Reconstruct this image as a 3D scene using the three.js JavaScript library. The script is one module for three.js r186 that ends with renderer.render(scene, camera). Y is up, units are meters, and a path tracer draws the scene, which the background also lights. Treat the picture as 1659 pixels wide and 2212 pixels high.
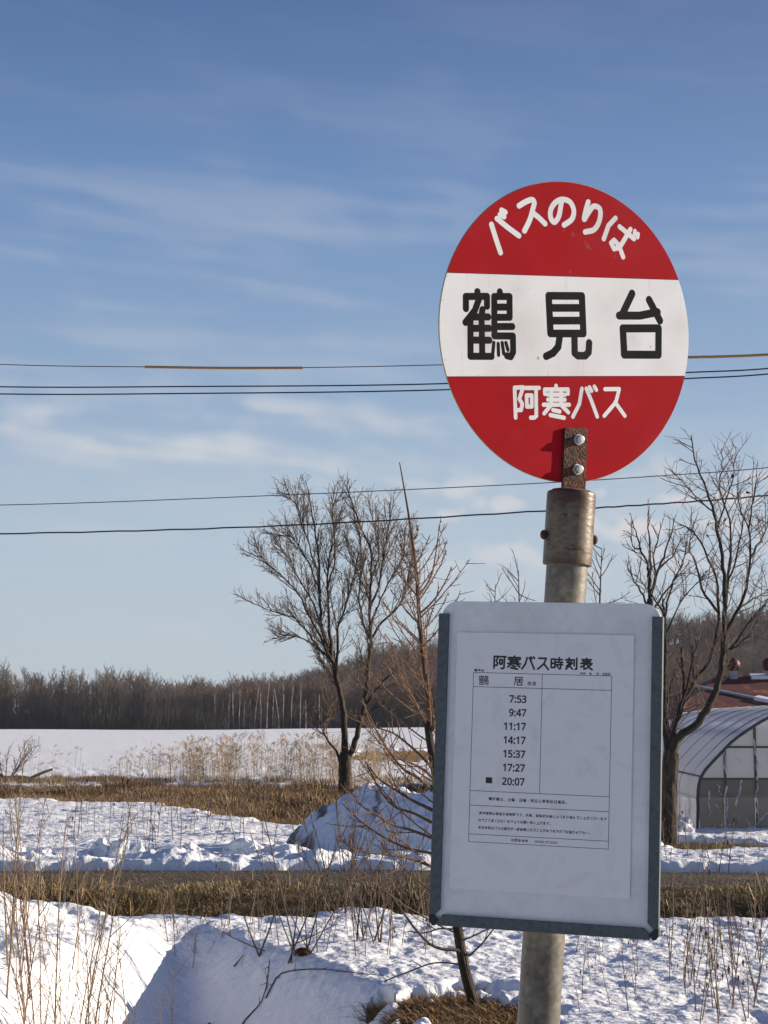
import * as THREE from 'three';
import { ImprovedNoise } from 'three/addons/math/ImprovedNoise.js';
import { mergeGeometries } from 'three/addons/utils/BufferGeometryUtils.js';
import { RoundedBoxGeometry } from 'three/addons/geometries/RoundedBoxGeometry.js';

// ---------------------------------------------------------------- camera, sky, sun, exposure
const scene = new THREE.Scene();
const EYE = 2.0, PITCH = THREE.MathUtils.degToRad(7.1877), FOCAL = 3600;
const camera = new THREE.PerspectiveCamera(2 * Math.atan(1106 / FOCAL) * 180 / Math.PI, 768 / 1024, 0.05, 6000);
camera.position.set(0, EYE, 0);
camera.rotation.x = PITCH;

const renderer = new THREE.WebGLRenderer({ antialias: true });
renderer.setSize(768, 1024);
renderer.toneMapping = THREE.LinearToneMapping;
renderer.toneMappingExposure = 1.7;
renderer.shadowMap.enabled = true;

const SUN_AZ = 77 * Math.PI / 180, SUN_EL = 15.5 * Math.PI / 180;
const sunDir = new THREE.Vector3(Math.cos(SUN_EL) * Math.sin(SUN_AZ), Math.sin(SUN_EL), -Math.cos(SUN_EL) * Math.cos(SUN_AZ));
const sun = new THREE.DirectionalLight(new THREE.Color(1, 0.87, 0.70), 4.7);
sun.position.copy(sunDir).multiplyScalar(120).add(new THREE.Vector3(0, 0, -40));
sun.target.position.set(0, 0, -40);
sun.castShadow = true;
sun.shadow.mapSize.set(4096, 4096);
Object.assign(sun.shadow.camera, { left: -90, right: 90, top: 60, bottom: -60, near: 1, far: 400 });
sun.shadow.radius = 1;
scene.add(sun, sun.target);

const perlin = new ImprovedNoise();
const noise = (x, y, z = 0) => perlin.noise(x, y, z);
function fbm(x, y, z, oct = 4) {
  let s = 0, a = 0.5, f = 1;
  for (let i = 0; i < oct; i++) { s += a * noise(x * f + i * 17.3, y * f - i * 9.1, z + i * 3.7); f *= 2.03; a *= 0.5; }
  return s;
}
const sstep = (a, b, x) => { const t = Math.min(1, Math.max(0, (x - a) / (b - a))); return t * t * (3 - 2 * t); };
const lerp = (a, b, t) => a + (b - a) * t;
const curve = (pts, x) => {                       // piecewise linear through [x, y] pairs
  if (x <= pts[0][0]) return pts[0][1];
  for (let i = 1; i < pts.length; i++) if (x <= pts[i][0]) return lerp(pts[i - 1][1], pts[i][1], (x - pts[i - 1][0]) / (pts[i][0] - pts[i - 1][0]));
  return pts[pts.length - 1][1];
};
const toLin = (c) => (c <= 0.04045 ? c / 12.92 : ((c + 0.055) / 1.055) ** 2.4);
const srgb = (r, g, b) => new THREE.Color().setRGB(toLin(r / 255), toLin(g / 255), toLin(b / 255));

// The sky: clear winter air, paler towards the horizon and the low sun, with thin streaks of cirrus and a low bank of small clouds.
function makeSky() {
  const W = 3072, H = 1536, data = new Float32Array(W * H * 4), K = 1 / 1.7;
  const ramp = [[0, 186, 197, 205], [2.5, 185, 198, 208], [5, 181, 197, 211], [8, 171, 190, 209], [11, 149, 174, 203], [14, 132, 161, 197], [18, 110, 143, 188], [24.5, 82, 112, 160], [40, 50, 80, 136], [90, 30, 52, 100]]
    .map(([e, r, g, b]) => [e, toLin(r / 255) * K, toLin(g / 255) * K, toLin(b / 255) * K]);
  const chan = [1, 2, 3].map((k) => ramp.map((r) => [r[0], r[k]]));
  const cloud = [0.70 * K, 0.70 * K, 0.71 * K];
  for (let j = 0; j < H; j++) {
    const el = ((j + 0.5) / H - 0.5) * 180, e = Math.max(0, el);
    const base = chan.map((c) => curve(c, e));
    for (let i = 0; i < W; i++) {
      const az = ((i + 0.5) / W) * 360 - 90;               // 0 ahead, 90 to the right
      const o = (j * W + i) * 4;
      let [r, g, b] = base;
      if (el > -0.5) {
        const a = az * Math.PI / 180, er = el * Math.PI / 180;
        const dot = Math.cos(er) * Math.sin(a) * sunDir.x + Math.sin(er) * sunDir.y - Math.cos(er) * Math.cos(a) * sunDir.z * -1 * -1;
        const glow = Math.exp((Math.min(1, dot) - 1) * 5);
        const away = lerp(1, 0.92, sstep(0.35, -0.9, dot)); r = r * away + glow * 0.22 * K; g = g * away + glow * 0.19 * K; b = b * away + glow * 0.14 * K;
        // wisps: direction cosines stretched along the horizon so that the pattern has no seam
        const X = Math.cos(a), Z = Math.sin(a);
        const q = 4.2;
        const wx = fbm(X * 5, Z * 5, el * 0.12, 3) * 0.9;
        const tilt = el + az * 0.10 * (Math.abs(az) < 60 ? 1 : 0);
        const n1 = fbm(X * q + wx * 0.5, Z * q + wx * 0.5, tilt * 0.5 + wx * 0.5, 4) + 0.5 * fbm(X * 9 + wx, Z * 9, tilt * 1.9 + wx, 4) + 0.22 * fbm(X * 22, Z * 22 + wx, tilt * 5.5 + wx * 2, 3);
        const streak = sstep(-0.18, 0.5, n1) * curve([[1, 0.1], [4, 0.3], [6.5, 0.5], [9, 0.3], [11, 0.45], [13, 0.62], [17, 0.58], [20, 0.22], [26, 0.05]], e);
        const n2 = fbm(X * 8 + 4.2, Z * 8 - wx * 0.4, tilt * 0.9, 5);
        const fray = n2 * 0.8 + 0.45 * fbm(X * 20 + wx, Z * 20, tilt * 2.6, 4);
        const bank = sstep(-0.16, 0.34, fray) * curve([[5.6, 0], [7.0, 0.2], [8.0, 0.95], [8.6, 0.8], [9.6, 0.15], [11, 0]], e + az * 0.15) * curve([[-30, 0.5], [-14, 1], [-3, 0.9], [2, 0.35], [30, 0.3], [180, 0.3]], az)
          + sstep(-0.06, 0.34, fray) * curve([[8.6, 0], [9.6, 0.5], [10.3, 0.75], [11.2, 0.2], [12, 0]], e + az * 0.12) * curve([[-9, 0], [-4, 0.8], [2, 0.8], [5, 0]], az);
        const n3 = fbm(X * 26 + 1.7, Z * 26, el * 1.6, 5);
        const puff = sstep(0.0, 0.22, n3) * curve([[3.5, 0], [5.2, 0.4], [6.5, 1], [8, 0.8], [9.6, 0]], e) * curve([[-2, 0], [2, 0.8], [12, 1], [30, 0.8], [60, 0.3], [180, 0]], az);
        const c = Math.min(0.9, 1 - (1 - 0.38 * streak) * (1 - 0.8 * Math.min(1, bank)) * (1 - 0.8 * puff));
        const sh = 1 - 0.12 * puff * sstep(0.1, 0.5, fbm(X * 26 + 1.7, Z * 26, el * 1.6 + 0.7, 3));
        const w = 1 + 0.06 * puff;
        r = lerp(r, cloud[0] * sh * w, c); g = lerp(g, cloud[1] * sh, c); b = lerp(b, cloud[2] * sh, c);
      }
      data[o] = r; data[o + 1] = g; data[o + 2] = b; data[o + 3] = 1;
    }
  }
  const t = new THREE.DataTexture(data, W, H, THREE.RGBAFormat, THREE.FloatType);
  t.mapping = THREE.EquirectangularReflectionMapping;
  t.magFilter = THREE.LinearFilter; t.minFilter = THREE.LinearFilter;
  t.wrapS = THREE.RepeatWrapping;
  t.needsUpdate = true;
  return t;
}
scene.background = makeSky();
scene.environment = scene.background;
scene.fog = new THREE.FogExp2(new THREE.Color(0.62, 0.70, 0.80), 0.00010);

// ---------------------------------------------------------------- helpers
function rng(seed) { let s = seed | 0; return () => { s = (s + 0x6d2b79f5) | 0; let t = Math.imul(s ^ (s >>> 15), 1 | s); t = (t + Math.imul(t ^ (t >>> 7), 61 | t)) ^ t; return ((t ^ (t >>> 14)) >>> 0) / 4294967296; }; }
const V = (x, y, z) => new THREE.Vector3(x, y, z);
const used = {};
function numbered(name) { const n = used[name] = (used[name] ?? -1) + 1; return n ? name + '_' + String(n).padStart(3, '0') : name; }
function tag(o, label, category, group) { o.userData = { label, category }; if (group) o.userData.group = group; return o; }
function thing(name, label, category, pos, group) {
  const o = new THREE.Group(); o.name = numbered(name); o.position.copy(pos); scene.add(o);
  return tag(o, label, category, group);
}
function shade(m) { m.castShadow = true; m.receiveShadow = true; return m; }
function part(name, geometry, material, parent, label) {
  const m = shade(new THREE.Mesh(geometry, material)); m.name = name; parent.add(m);
  if (label) m.userData.label = label;
  return m;
}
function setting(name, geometry, material, kind = 'structure') {
  const m = shade(new THREE.Mesh(geometry, material)); m.name = name; m.userData = { kind }; scene.add(m); return m;
}
function stuff(name, label, category, geometry, material, mats, colors) {
  const m = shade(new THREE.InstancedMesh(geometry, material, mats.length)); m.name = name;
  mats.forEach((q, i) => { m.setMatrixAt(i, q); if (colors) m.setColorAt(i, colors[i]); });
  m.userData = { kind: 'stuff', label, category }; scene.add(m); return m;
}
function copyOf(src, pos, turn, scale, label, group) {
  const c = src.clone(); c.name = numbered(src.name.replace(/_\d+$/, '')); c.position.copy(pos); c.rotation.set(0, turn, 0); c.scale.setScalar(scale);
  c.userData = { label, category: src.userData.category, group }; scene.add(c); return c;
}
// A bearing and elevation read off the photograph (on its 1659 x 2212 grid) turned into a place at a given distance ahead.
function at(px, py, depth) {
  const cx = (px - 829.5) / FOCAL, cy = (1106 - py) / FOCAL, c = Math.cos(PITCH), s = Math.sin(PITCH);
  const d = V(cx, cy * c + s, -c + cy * s);
  return d.multiplyScalar(depth / -d.z).add(V(0, EYE, 0));
}
const std = (o) => new THREE.MeshStandardMaterial({ roughness: 0.9, ...o });
function canvasTex(w, h, fn, color = true, repeat) {       // fn(u, v) -> [r, g, b] 0..255
  const d = new Uint8Array(w * h * 4);
  for (let y = 0; y < h; y++) for (let x = 0; x < w; x++) {
    const c = fn((x + 0.5) / w, (y + 0.5) / h), o = (y * w + x) * 4;
    d[o] = Math.max(0, Math.min(255, c[0])); d[o + 1] = Math.max(0, Math.min(255, c[1])); d[o + 2] = Math.max(0, Math.min(255, c[2])); d[o + 3] = 255;
  }
  const t = new THREE.DataTexture(d, w, h, THREE.RGBAFormat);
  t.magFilter = THREE.LinearFilter; t.minFilter = THREE.LinearFilter; t.wrapS = t.wrapT = THREE.RepeatWrapping;
  if (color) t.colorSpace = THREE.SRGBColorSpace;
  if (repeat) t.repeat.set(repeat[0], repeat[1]);
  t.needsUpdate = true; return t;
}
// seamless noise on a unit tile
const tnoise = (u, v, f, z = 0) => {
  u -= Math.floor(u); v -= Math.floor(v);
  let s = 0, q = 0;
  for (const i of [0, 1]) for (const j of [0, 1]) { const w = (i ? u : 1 - u) * (j ? v : 1 - v); s += w * noise((u - i) * f + 31.7, (v - j) * f + 17.3, z * 3.7); q += w * w; }
  return s / Math.sqrt(q);
};
const tfbm = (u, v, f, z, oct = 4) => { let s = 0, a = 0.5; for (let i = 0; i < oct; i++) { s += a * tnoise(u, v, f * 2 ** i, z + i * 5.1); a *= 0.55; } return s; };

class Tubes {                                              // collects tapered round-section tubes into one geometry
  constructor() { this.p = []; this.n = []; this.c = []; this.u = []; this.i = []; }
  add(pts, radii, sides, color, jitter = 0.12, rnd = null) {
    const m = pts.length, base = this.p.length / 3;
    const t = V(0, 0, 0), a = V(0, 0, 0), b = V(0, 0, 0);
    t.subVectors(pts[1], pts[0]).normalize();
    a.set(Math.abs(t.y) < 0.9 ? 0 : 1, Math.abs(t.y) < 0.9 ? 1 : 0, 0).cross(t).normalize();
    let len = 0;
    const tint = rnd ? 1 + (rnd() - 0.5) * 2 * jitter : 1;
    for (let k = 0; k < m; k++) {
      if (k > 0) len += pts[k].distanceTo(pts[k - 1]);
      t.subVectors(pts[Math.min(m - 1, k + 1)], pts[Math.max(0, k - 1)]).normalize();
      a.addScaledVector(t, -a.dot(t)).normalize(); b.crossVectors(t, a);
      for (let s = 0; s < sides; s++) {
        const g = s / sides * 2 * Math.PI, cs = Math.cos(g), sn = Math.sin(g), r = radii[k];
        const nx = a.x * cs + b.x * sn, ny = a.y * cs + b.y * sn, nz = a.z * cs + b.z * sn;
        this.p.push(pts[k].x + nx * r, pts[k].y + ny * r, pts[k].z + nz * r);
        this.n.push(nx, ny, nz);
        this.u.push(s / sides, len);
        this.c.push(color.r * tint, color.g * tint, color.b * tint);
      }
    }
    for (let k = 0; k < m - 1; k++) for (let s = 0; s < sides; s++) {
      const p0 = base + k * sides + s, p1 = base + k * sides + (s + 1) % sides;
      this.i.push(p0, p1, p0 + sides, p1, p1 + sides, p0 + sides);
    }
    const tip = this.p.length / 3, e = pts[m - 1];
    t.subVectors(e, pts[m - 2]).normalize();
    this.p.push(e.x + t.x * radii[m - 1], e.y + t.y * radii[m - 1], e.z + t.z * radii[m - 1]); this.n.push(t.x, t.y, t.z); this.u.push(0.5, len); this.c.push(color.r * tint, color.g * tint, color.b * tint);
    for (let s = 0; s < sides; s++) this.i.push(base + (m - 1) * sides + s, base + (m - 1) * sides + (s + 1) % sides, tip);
  }
  quad(p0, p1, p2, p3, color) {                            // a two-sided leaf or blade
    const base = this.p.length / 3, n = V(0, 0, 0).crossVectors(V(0, 0, 0).subVectors(p1, p0), V(0, 0, 0).subVectors(p2, p0)).normalize();
    for (const q of [p0, p1, p2, p3]) { this.p.push(q.x, q.y, q.z); this.n.push(n.x, n.y, n.z); this.c.push(color.r, color.g, color.b); this.u.push(0, 0); }
    this.i.push(base, base + 1, base + 2, base, base + 2, base + 3);
  }
  geometry(origin) {
    const g = new THREE.BufferGeometry();
    const p = new Float32Array(this.p);
    if (origin) for (let k = 0; k < p.length; k += 3) { p[k] -= origin.x; p[k + 1] -= origin.y; p[k + 2] -= origin.z; }
    g.setAttribute('position', new THREE.BufferAttribute(p, 3));
    g.setAttribute('normal', new THREE.BufferAttribute(new Float32Array(this.n), 3));
    g.setAttribute('uv', new THREE.BufferAttribute(new Float32Array(this.u), 2));
    g.setAttribute('color', new THREE.BufferAttribute(new Float32Array(this.c), 3));
    g.setIndex(this.i); return g;
  }
}
const smooth = (pts, n) => new THREE.CatmullRomCurve3(pts, false, 'centripetal').getPoints(n);
const unit = (rnd) => { const z = rnd() * 2 - 1, a = rnd() * 6.2832, s = Math.sqrt(1 - z * z); return V(s * Math.cos(a), z, s * Math.sin(a)); };
function shoot(p, dir, len, seg, rnd, wander, lift) {      // a wandering shoot that bends upward
  const pts = [p.clone()], d = dir.clone().normalize(), q = p.clone();
  for (let i = 0; i < seg; i++) { d.addScaledVector(unit(rnd), wander); d.y += lift; d.normalize(); q.addScaledVector(d, len / seg); pts.push(q.clone()); }
  return pts;
}
const taper = (r0, r1, n) => Array.from({ length: n }, (_, i) => lerp(r0, r1, i / (n - 1)));
function along(pts, t) { const f = t * (pts.length - 1), i = Math.min(pts.length - 2, Math.floor(f)); return { p: pts[i].clone().lerp(pts[i + 1], f - i), d: pts[i + 1].clone().sub(pts[i]).normalize() }; }
// fine side growth along a limb: side branches, their twigs, and the twigs' own tips
function ramify(T, limb, rnd, o) {
  const L = limb.reduce((s, p, i) => i ? s + p.distanceTo(limb[i - 1]) : 0, 0);
  const n = Math.max(1, Math.round(L * o.density));
  for (let k = 0; k < n; k++) {
    const t = lerp(o.from ?? 0.25, 1, (k + rnd()) / n), { p, d } = along(limb, Math.min(0.999, t));
    const side = unit(rnd).addScaledVector(d, -0.2).normalize();
    const dir = d.clone().multiplyScalar(1 - o.spread).addScaledVector(side, o.spread).normalize(); dir.y += o.up ?? 0.1;
    const len = o.len * (0.45 + 0.75 * rnd()) * (1 - (o.shrink ?? 0.5) * t);
    const pts = shoot(p, dir, len, 4, rnd, o.wander ?? 0.12, o.lift ?? 0.05);
    T.add(pts, taper(o.r, o.r * 0.55, 5), 4, o.color, 0.25, rnd);
    if (o.next) ramify(T, pts, rnd, o.next);
  }
}
// ---------------------------------------------------------------- the land
// x to the right, d = distance ahead (-z). Bare ground, and a snow sheet of varying depth above it.
const roadD = (x, d) => d + 0.16 * Math.max(0, x - 1.2) - 0.03 * Math.min(0, x + 2);
const bandNear = [[-14, 46.5], [-5.3, 40], [-2.4, 32], [0, 29.5], [6, 28]];
function groundY(x, z) {
  const d = -z, q = roadD(x, d);
  let h = 0.05 * fbm(x * 0.09, d * 0.09, 1.1, 3) * Math.min(1, d / 20);
  h += 0.5 * (1 - sstep(3.2, 6.5, d));                                              // roadside where the sign stands
  h += 0.24 * sstep(16.75, 17.5, q) * (1 - 0.6 * sstep(20.7, 22.5, q)) * (1 - sstep(26, 40, q));   // the raised farm track
  // hollow that runs from the near right towards the far left, its left bank rising to a hump
  const near = (1 - sstep(15.6, 17.4, d));
  const edge = curve([[10, 0.62], [10.7, 0.36], [12.2, 0.04], [13.9, -0.72], [15.8, -1.62], [17.5, -2.1]], d) + 0.22 * fbm(d * 0.9, 2.2, 0.4, 3);
  const B = curve([[10, -2.2], [12.2, -1.9], [13.9, -1.62], [15.8, -1.5]], d);
  const drop = sstep(0.12, -1.05, x - edge) * sstep(B - 0.75, B + 0.15, x) * (1 - sstep(15.0, 16.5, d));
  h -= 0.9 * drop * near;
  const hump = sstep(B + 0.1, B - 1.9, x) * sstep(9, 11.5, d) * (1 - sstep(14.2, 16.7, d));
  h += hump * (0.46 + 0.2 * fbm(x * 0.5, d * 0.5, 7, 2));
  h += sstep(60, 420, d) * curve([[-130, 0.2], [-40, 0], [20, 0.9], [140, 1.6]], x) * 0.7;
  if (d > 60) h += 0.25 * fbm(x * 0.02, d * 0.02, 3, 2) * sstep(60, 140, d);
  return h;
}
function snowDepth(x, z) {
  const d = -z, q = roadD(x, d), rough = fbm(x * 0.8, d * 0.8, 5.5, 4), fine = fbm(x * 3.1, d * 3.1, 2.5, 3);
  let s = 0.13 + 0.04 * rough;
  // near snow ends raggedly at the verge of the track
  const e0 = 17.0 + 0.85 * rough + 0.35 * fine, e1 = 20.3 + 0.3 * rough + 0.12 * fine;
  const track = sstep(e0 - 0.34, e0 + 0.2, q) * (1 - sstep(e1 - 0.1, e1 + 0.14, q));
  s -= 0.42 * track;
  // ploughed lumps along the far side of the track
  if (d < 24) s += Math.max(0, 0.02 + 0.34 * fbm(x * 1.6, d * 1.9, 8.8, 4)) * sstep(e1 - 0.1, e1 + 0.5, q) * (1 - sstep(21.2, 22.0, q)) * (1 - sstep(1.5, 3, x));
  // second bare strip with dead grass
  const n0 = curve(bandNear, x) + 2.2 * rough, n1 = 51.5 + 2.0 * rough + curve([[-14, -1.5], [-9, -1.2], [-7, 0], [2, 0], [4, -6], [6, -16]], x);
  s -= 0.4 * sstep(n0 - 0.8, n0 + 0.8, d) * (1 - sstep(n1 - 0.4, n1 + 0.4, d)) * (1 - sstep(4.2, 5.6, x));
  s -= 0.3 * sstep(0.5, 0, Math.hypot((x + 10.2) / 3.4, (d - 56) / 2.2) - 0.6);     // bare soil round the fallen logs
  // grassy patches beyond the big tree
  s -= 0.45 * sstep(0.12, -0.12, Math.hypot((x - 2.2) / 5.2, (d - 96) / 17) - 0.75 + 0.9 * rough);
  s -= 0.4 * sstep(0.1, -0.1, Math.hypot((x + 9) / 13, (d - 290) / 12) - 0.7 + 0.8 * fbm(x * 0.12, d * 0.12, 2, 3));
  // worn patches round the right-hand tree and the foot of the young larch
  s -= 0.36 * sstep(0.15, -0.1, Math.hypot((x - 4.85) / 0.95, (d - 25.2) / 1.4) - 0.75 + 0.9 * rough);
  s -= 0.36 * sstep(0.15, -0.1, Math.hypot((x - 5.2) / 1.6, (d - 22.6) / 0.35) - 0.7 + 1.1 * rough);
  s -= 0.26 * sstep(0.3, -0.2, Math.hypot((x - 0.52) / 0.62, (d - 11.6) / 1.0) - 0.75 + 0.7 * fine + 0.5 * rough);
  s -= 0.4 * sstep(0.1, -0.1, Math.hypot((x + 0.02) / 0.12, (d - 12.2) / 0.25) - 0.7 + 0.9 * fine);
  s = lerp(-0.3, s, (d > -1 ? 1 : sstep(-6.2, -7, d) ));                                // snow cleared for the unseen road behind the camera
  return s;
}
function snowLumps(x, z) {                                                          // crusted, wind-pitted surface
  const d = -z;
  if (d > 70) return 0.03 * fbm(x * 0.6, d * 0.25, 4.2, 3);
  const calm = sstep(0.1, -0.7, x - curve([[10, 0.62], [10.7, 0.36], [12.2, 0.04], [13.9, -0.72], [15.8, -1.62]], d)) * (1 - sstep(14.8, 16.2, d)) * sstep(-2.4, -1.6, x);
  const a = fbm(x * 1.1, d * 0.9, 0.7, 3) * 0.07, pits = Math.min(0, noise(x * 3.4, d * 2.0, 3.3) + 0.12) * 0.07 + Math.min(0, noise(x * 10, d * 6, 5.3) + 0.1) * 0.012, crust = fbm(x * 9, d * 7, 6.1, 3) * 0.026;
  const bank = sstep(-1.6, -2.6, x) * sstep(16.5, 15, d) * (0.16 * fbm(x * 1.7, d * 1.7, 3.9, 4) + 0.05 * Math.min(0, noise(x * 4.2, d * 3.1, 8.1)));
  return lerp(1, 0.22, calm) * (a + pits + crust) + bank;
}
const snowY = (x, z) => groundY(x, z) + snowDepth(x, z) + snowLumps(x, z);
const topY = (x, z) => Math.max(groundY(x, z), snowY(x, z));

// one sheet out to the horizon, finer ahead of the camera where detail shows
function sheet(fy, colorAt) {
  const ang = [], rad = [];
  for (let k = -180; k < -20; k += 5) ang.push(k);
  for (let k = -20; k < -14.2; k += 0.5) ang.push(k);
  for (let k = -14.2; k < 14.2; k += 0.075) ang.push(k);
  for (let k = 14.2; k < 20; k += 0.5) ang.push(k);
  for (let k = 20; k <= 180; k += 5) ang.push(k);
  rad.push(0);
  for (let r = 1; r < 9.5; r += 0.5) rad.push(r);
  for (let r = 9.5; r < 26; r += 0.028 + r * 0.0006) rad.push(r);
  for (let r = 26; r < 60; r *= 1.0035) rad.push(r);
  for (let r = 60; r < 4600; r *= 1.025) rad.push(r);
  const A = ang.length, R = rad.length, p = new Float32Array(A * R * 3), uv = new Float32Array(A * R * 2), c = colorAt ? new Float32Array(A * R * 3) : null, idx = [];
  for (let i = 0; i < R; i++) for (let j = 0; j < A; j++) {
    const a = ang[j] * Math.PI / 180, x = rad[i] * Math.sin(a), z = -rad[i] * Math.cos(a), o = i * A + j;
    p[o * 3] = x; p[o * 3 + 1] = fy(x, z); p[o * 3 + 2] = z; uv[o * 2] = x; uv[o * 2 + 1] = -z;
    if (c) { const k = colorAt(x, z); c[o * 3] = k.r; c[o * 3 + 1] = k.g; c[o * 3 + 2] = k.b; }
    if (i && j) idx.push(o - A - 1, o - A, o - 1, o - A, o, o - 1);
  }
  const g = new THREE.BufferGeometry();
  g.setAttribute('position', new THREE.BufferAttribute(p, 3)); g.setAttribute('uv', new THREE.BufferAttribute(uv, 2));
  if (c) g.setAttribute('color', new THREE.BufferAttribute(c, 3));
  g.setIndex(idx); g.computeVertexNormals(); return g;
}
const soilTex = canvasTex(512, 512, (u, v) => { const n = tfbm(u, v, 9, 1, 5), m = tfbm(u, v, 40, 3, 3), k = 1 + 0.9 * n + 0.8 * m; return [128 * k, 101 * k, 66 * k]; }, true, [0.5, 0.5]);
const soilBump = canvasTex(512, 512, (u, v) => { const k = 128 + 200 * tfbm(u, v, 26, 4, 4); return [k, k, k]; }, false, [0.7, 0.7]);
const snowBump = canvasTex(512, 512, (u, v) => { const k = 128 + 130 * tfbm(u, v, 14, 2, 5); return [k, k, k]; }, false, [0.8, 0.8]);
const soilMat = std({ map: soilTex, bumpMap: soilBump, bumpScale: 0.05, roughness: 1 });
const snowMat = std({ color: new THREE.Color().setRGB(0.83, 0.845, 0.87), bumpMap: snowBump, bumpScale: 0.032, roughness: 0.75, vertexColors: true });
const WHITE = new THREE.Color(1, 1, 1);
const far = (z) => -z > 480;
setting('ground', sheet((x, z) => groundY(x, z) + (far(z) ? 0.0 : 0)), soilMat);
setting('snow_field', sheet((x, z) => snowY(x, z) - (Math.hypot(x, z) > 520 ? 3 : 0), (x, z) => {
  const dirt = sstep(0.05, 0.0, snowDepth(x, z)) * 0.45 + 0.10 * Math.max(0, fbm(x * 0.5, z * 0.5, 3.1, 3));
  return new THREE.Color(lerp(1, 0.55, dirt), lerp(1, 0.5, dirt), lerp(1, 0.42, dirt));
}), snowMat);

// the track itself: a crowned gravel strip
{
  const rows = 46, cols = 260, p = [], uv = [], idx = [];
  for (let i = 0; i <= rows; i++) for (let j = 0; j <= cols; j++) {
    const x = lerp(-26, 26, j / cols), q = lerp(17.95, 20.35, i / rows);
    const d = q - 0.16 * Math.max(0, x - 1.2) + 0.03 * Math.min(0, x + 2);
    const ruts = -0.03 * (Math.exp(-(((q - 18.7) / 0.25) ** 2)) + Math.exp(-(((q - 19.9) / 0.25) ** 2)));
    const fade = Math.min(1, Math.min(i, rows - i) / 4);
    p.push(x, groundY(x, -d) - 0.02 + (0.045 + ruts * 0.6 + 0.02 * fbm(x * 2, d * 2, 1, 3)) * fade, -d); uv.push(x, d);
    if (i && j) { const o = i * (cols + 1) + j; idx.push(o - cols - 2, o - cols - 1, o - 1, o - cols - 1, o, o - 1); }
  }
  const g = new THREE.BufferGeometry();
  g.setAttribute('position', new THREE.Float32BufferAttribute(p, 3)); g.setAttribute('uv', new THREE.Float32BufferAttribute(uv, 2)); g.setIndex(idx); g.computeVertexNormals();
  const tex = canvasTex(512, 512, (u, v) => { const k = 1 + 1.1 * tfbm(u, v, 60, 6, 3) + 0.7 * tfbm(u, v, 8, 2, 3); return [70 * k, 57 * k, 41 * k]; }, true, [0.6, 0.6]);
  setting('gravel_road', g, std({ map: tex, bumpMap: soilBump, bumpScale: 0.04, roughness: 1 }));
}
// unseen road behind the camera; its packed-snow grey sets light bounced onto the board
{
  const g = new THREE.PlaneGeometry(90, 6.5, 30, 6).rotateX(-Math.PI / 2).translate(0, 0.54, 4.6);
  setting('unseen_packed_snow_road', g, std({ map: canvasTex(256, 256, (u, v) => { const k = 1 + 0.8 * tfbm(u, v, 50, 2, 3); return [150 * k, 152 * k, 156 * k]; }, true, [20, 2]), roughness: 0.95 }));
}
// wooded rise behind the far forest
const hillY = (x, d) => 38 * sstep(430, 760, d) * curve([[-400, 0.25], [-150, 0.1], [-60, 0.12], [-30, 0.30], [0, 0.62], [40, 0.76], [110, 0.9], [170, 1.05], [400, 1.3]], x) * (1 - sstep(900, 1500, d)) + 4 * fbm(x * 0.012, d * 0.012, 4, 3) * sstep(430, 560, d);
{
  const cols = 90, rows = 40, p = [], uv = [], idx = [];
  for (let i = 0; i <= rows; i++) for (let j = 0; j <= cols; j++) {
    const x = lerp(-420, 420, j / cols), d = lerp(428, 1500, (i / rows) ** 1.4);
    p.push(x, hillY(x, d) + lerp(-0.5, 1.0, sstep(0, 1, i / 4)), -d); uv.push(x, d);
    if (i && j) { const o = i * (cols + 1) + j; idx.push(o - cols - 2, o - cols - 1, o - 1, o - cols - 1, o, o - 1); }
  }
  const g = new THREE.BufferGeometry();
  g.setAttribute('position', new THREE.Float32BufferAttribute(p, 3)); g.setAttribute('uv', new THREE.Float32BufferAttribute(uv, 2)); g.setIndex(idx); g.computeVertexNormals();
  setting('hills', g, std({ map: soilTex, color: new THREE.Color(0.5, 0.45, 0.42), roughness: 1 }));
}
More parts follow.
